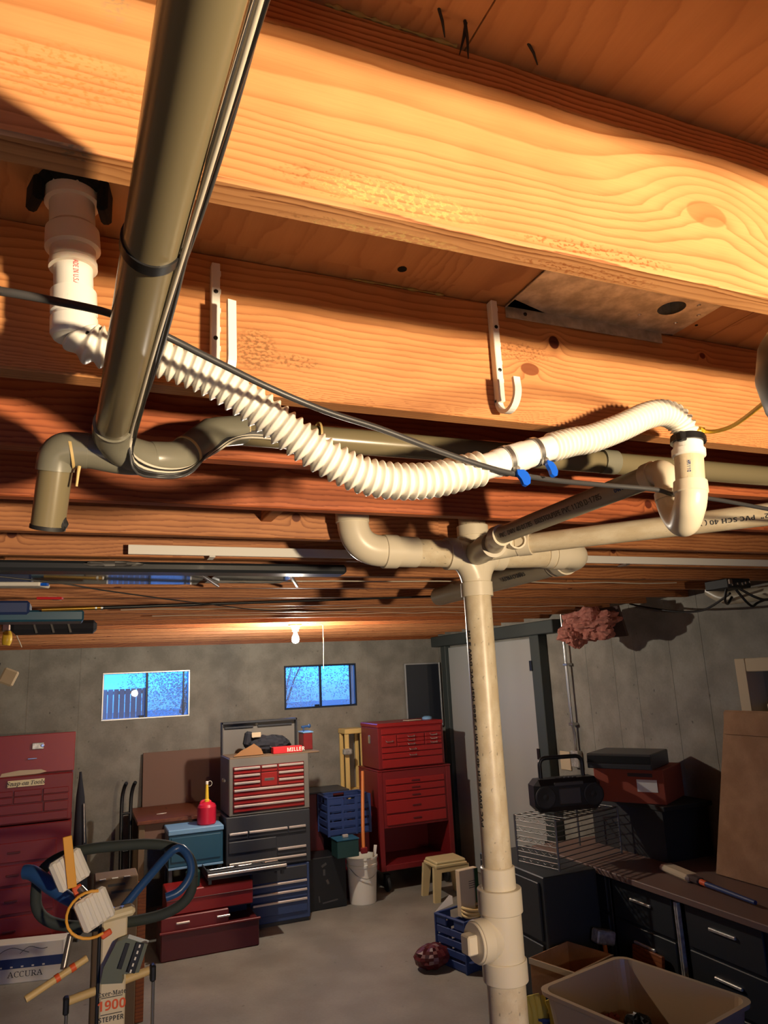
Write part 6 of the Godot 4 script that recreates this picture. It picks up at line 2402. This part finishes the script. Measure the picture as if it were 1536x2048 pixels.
	L(fl, "bags", s, M.kraft)
	# hammer and planks below the desk
	t = thing("mallet", "grey headed mallet with wooden handle leaning under the desk", "mallet", Vector3(3.0, 0, -4.1))
	s = S()
	tube(s, [Vector3(2.93, 0.0, -3.87), Vector3(2.94, 0.36, -3.92)], [0.016, 0.014], 10)
	P(t, "handle", s, M.orange_wood)
	s = S()
	bx(s, Vector3(2.945, 0.40, -3.93), Vector3(0.13, 0.075, 0.07), 0.008, Basis(Vector3(0, 0, 1), -0.25))
	P(t, "head", s, M.galv)
	t = thing("wood_offcut", "pale wooden offcut standing upright under the desk", "plank", Vector3(3.0, 0, -3.85))
	s = S()
	bx(s, Vector3(3.0, 0.20, -3.64), Vector3(0.02, 0.40, 0.24), 0.003, Basis(Vector3(0, 0, 1), -0.10))
	P(t, "plank", s, M.pine)

func tote(t: Node3D, w: float, d: float, h: float):
	var ringf := func(sx: float, sz: float, y: float, r: float) -> Array:
		var q := []
		for c in [[1, 1, 0], [-1, 1, 1], [-1, -1, 2], [1, -1, 3]]:
			for k in 6:
				var a: float = PI / 2 * c[2] + PI / 2 * k / 5.0
				q.append(Vector3(c[0] * (sx / 2 - r) + r * cos(a), y, c[1] * (sz / 2 - r) + r * sin(a)))
		return q
	var s := S()
	var lv := [[0.86, 0.0], [1.0, h - 0.02], [1.05, h - 0.02], [1.06, h], [0.99, h], [0.84, 0.012]]
	var rings := []
	for l in lv:
		rings.append(ringf.call(w * l[0], d * l[0], l[1], 0.07))
	for j in rings.size() - 1:
		var n: int = rings[j].size()
		for i in n:
			quad(s, rings[j][(i + 1) % n], rings[j][i], rings[j + 1][i], rings[j + 1][(i + 1) % n])
	var c0 := Vector3(0, 0.012, 0)
	var c1 := Vector3(0, 0.0, 0)
	var n2: int = rings[0].size()
	for i in n2:
		tri(s, c0, rings[5][(i + 1) % n2], rings[5][i], Vector3.UP)
		tri(s, c1, rings[0][i], rings[0][(i + 1) % n2], Vector3.DOWN)
	L(t, "tub", s, M.tote)

# ------------------------------------------------------------------ stepper at lower left
func build_stepper():
	var t := thing("stepper_machine", "exercise stepper with cream post, dark foam hoop and blue tubes", "exercise machine", Vector3(0.17, 0, -3.4))
	# floor frame and post
	var s := S()
	bb(s, -0.15, 0.0, -3.50, 0.50, 0.05, -3.40, 0.008)
	bb(s, 0.14, 0.0, -3.50, 0.21, 0.05, -2.9, 0.008)
	P(t, "floor_frame", s, M.plastic_black)
	s = S()
	bx(s, Vector3(0.175, 0.55, -3.36), Vector3(0.095, 1.06, 0.035), 0.006)
	P(t, "post", s, M.beige)
	s = S()
	bx(s, Vector3(0.185, 1.095, -3.35), Vector3(0.13, 0.035, 0.07), 0.012, Basis(Vector3(0, 0, 1), 0.12))
	P(t, "post_cap", s, M.cream)
	for x in [0.165, 0.20]:
		s = S()
		rod(s, Vector3(x, 1.108, -3.335), Vector3(x, 1.122, -3.335), 0.008, 10)
		P(t, "bolt", s, M.steel)
	s = S()
	bx(s, Vector3(0.121, 0.62, -3.38), Vector3(0.012, 1.0, 0.06), 0.003)
	P(t, "side_rail", s, M.plastic_black)
	# lettering on the post
	var zt := -3.3415
	txt(t, "post_lettering", "Exer-Mate", Vector3(0.173, 0.815, zt), Basis(), 0.016, M.ink_dark, "Droid Serif", 0.95, true)
	txt(t, "post_lettering", "1900", Vector3(0.173, 0.775, zt), Basis(), 0.036, M.orange, "Droid Sans", 1.0, true)
	txt(t, "post_lettering", "STEPPER", Vector3(0.173, 0.728, zt), Basis(), 0.018, M.ink_dark, "Droid Sans", 0.95, true)
	for y in [0.803, 0.745]:
		s = S()
		bx(s, Vector3(0.173, y, zt + 0.0003), Vector3(0.078, 0.0025, 0.001), 0.0)
		P(t, "rule_line", s, M.ink_dark)
	# dark foam hoop
	s = S()
	var q := []
	for i in 49:
		var a := TAU * i / 48.0
		var ex := signf(cos(a)) * pow(absf(cos(a)), 0.7)
		var ey := signf(sin(a)) * pow(absf(sin(a)), 0.7)
		q.append(Vector3(0.195 + 0.32 * ex, 1.14 + 0.155 * ey - 0.06 * ex * 0.2, -3.62))
	tube(s, q, 0.022, 14, false)
	P(t, "foam_hoop", s, M.foam_dark)
	s = S()
	rod(s, Vector3(0.19, 0.90, -3.62), Vector3(0.19, 0.90, -3.37), 0.016, 12)
	rod(s, Vector3(0.19, 0.90, -3.62), Vector3(0.19, 1.0, -3.62), 0.016, 12)
	P(t, "hoop_bracket", s, M.plastic_black)
	# blue tubes
	s = S()
	tube(s, smoothed([Vector3(0.21, 1.10, -3.40), Vector3(0.30, 1.18, -3.45), Vector3(0.42, 1.27, -3.52), Vector3(0.47, 1.25, -3.50), Vector3(0.485, 1.18, -3.47), Vector3(0.44, 1.12, -3.45), Vector3(0.38, 1.10, -3.45)], 0.02), 0.017, 14)
	P(t, "blue_tube", s, M.blue_tube)
	s = S()
	tube(s, smoothed([Vector3(0.10, 1.09, -3.42), Vector3(-0.02, 1.16, -3.48), Vector3(-0.13, 1.24, -3.54), Vector3(-0.17, 1.25, -3.56)], 0.02), [0.016, 0.026, 0.031, 0.028], 14)
	P(t, "blue_tube", s, M.blue_tube)
	# foot pads with straps
	var pads := [[Vector3(0.0, 1.285, -3.32), 0.42, -0.12], [Vector3(0.095, 1.145, -3.26), 0.40, 0.1]]
	for k in 2:
		var c: Vector3 = pads[k][0]
		var B := Basis(Vector3(0, 0, 1), pads[k][1]) * Basis(Vector3(0, 1, 0), 0.3)
		s = S()
		bx(s, c, Vector3(0.125, 0.12, 0.035), 0.01, B)
		var p := P(t, "foot_pad", s, M.paper)
		for j in 4:
			s = S()
			bx(s, c + B * Vector3(-0.045 + j * 0.03, 0, 0.018), Vector3(0.016, 0.115, 0.006), 0.003, B)
			P(p, "pad_rib", s, M.paper)
		s = S()
		if k == 0:
			bx(s, c + Vector3(0.0, 0.035, 0.035), Vector3(0.033, 0.19, 0.006), 0.002, Basis(Vector3(0, 0, 1), 0.14))
		else:
			var w := []
			for i in 15:
				var a := PI * 0.42 + PI * 1.25 * i / 14.0
				w.append(c + Vector3(-0.01, -0.012, 0.0) + Vector3(0.088 * cos(a), 0.082 * sin(a), 0.02))
			tube(s, w, 0.011, 10, true, 0.45)
		P(p, "strap", s, M.strap, "yellow strap")
		s = S()
		if k == 0:
			bx(s, c + Vector3(0.035, -0.075, 0.03), Vector3(0.035, 0.045, 0.016), 0.004, Basis(Vector3(0, 0, 1), 0.4))
		else:
			bx(s, c + Vector3(0.045, -0.088, 0.02), Vector3(0.04, 0.022, 0.016), 0.004, Basis(Vector3(0, 0, 1), 0.45))
		P(p, "strap_end", s, M.orange, "orange strap end")
	s = S()
	rod(s, Vector3(0.04, 1.22, -3.29), Vector3(0.06, 1.20, -3.28), 0.014, 12)
	P(t, "swivel", s, M.steel)
	# spring shaft and handlebar
	s = S()
	tube(s, [Vector3(0.015, 1.06, -3.30), Vector3(-0.005, 0.955, -3.26)], 0.012, 12)
	P(t, "shaft", s, M.steel)
	s = S()
	rod(s, Vector3(-0.125, 0.905, -3.18), Vector3(0.075, 0.985, -3.24), 0.0125, 16)
	P(t, "wood_grip", s, M.dowel)
	for w in [[0.35, 0.42], [0.60, 0.68]]:
		s = S()
		var g0 := Vector3(-0.125, 0.905, -3.18)
		var g1 := Vector3(0.075, 0.985, -3.24)
		rod(s, g0.lerp(g1, w[0] + 0.12), g0.lerp(g1, w[1] + 0.12), 0.0145, 16)
		P(t, "orange_sleeve", s, M.orange)
	# cross bar with black end cranks
	s = S()
	rod(s, Vector3(0.0, 0.805, -3.37), Vector3(0.335, 0.865, -3.37), 0.016, 16)
	P(t, "cross_bar", s, M.dowel)
	for e in [Vector3(0.01, 0.806, -3.36), Vector3(0.325, 0.863, -3.36)]:
		s = S()
		bx(s, e + Vector3(0, -0.008, 0), Vector3(0.022, 0.06, 0.04), 0.006)
		P(t, "end_block", s, M.plastic_black)
		s = S()
		rod(s, e + Vector3(0.002, -0.03, 0), e + Vector3(0.004, -0.80, 0.0), 0.007, 10)
		P(t, "crank_rod", s, M.steel)
	# counter console
	s = S()
	var Bc := Basis(Vector3(0, 0, 1), 0.0) * Basis(Vector3(0, 1, 0), -0.2)
	ext(s, [Vector2(-0.075, -0.075), Vector2(0.005, -0.08), Vector2(0.005, -0.05), Vector2(0.065, -0.05), Vector2(0.095, 0.045), Vector2(0.02, 0.075), Vector2(-0.02, 0.065), Vector2(-0.065, -0.02)], 0.045, Vector3(0.205, 0.945, -3.30), Bc)
	var co := P(t, "counter_console", s, M.console)
	s = S()
	bx(s, Vector3(0.250, 0.950, -3.262) , Vector3(0.032, 0.105, 0.006), 0.002, Basis(Vector3(0, 0, 1), -0.32))
	P(co, "display", s, M.plastic_black)
	for k in 5:
		s = S()
		bx(s, Vector3(0.234 + k * 0.0075, 0.907 + k * 0.0205, -3.2585), Vector3(0.006, 0.011, 0.002), 0.0, Basis(Vector3(0, 0, 1), -0.32))
		P(co, "digit_bar", s, M.paper)
	s = S()
	bx(s, Vector3(0.207, 0.960, -3.272), Vector3(0.016, 0.09, 0.004), 0.001, Basis(Vector3(0, 0, 1), -0.32))
	P(co, "slot", s, M.plastic_black)
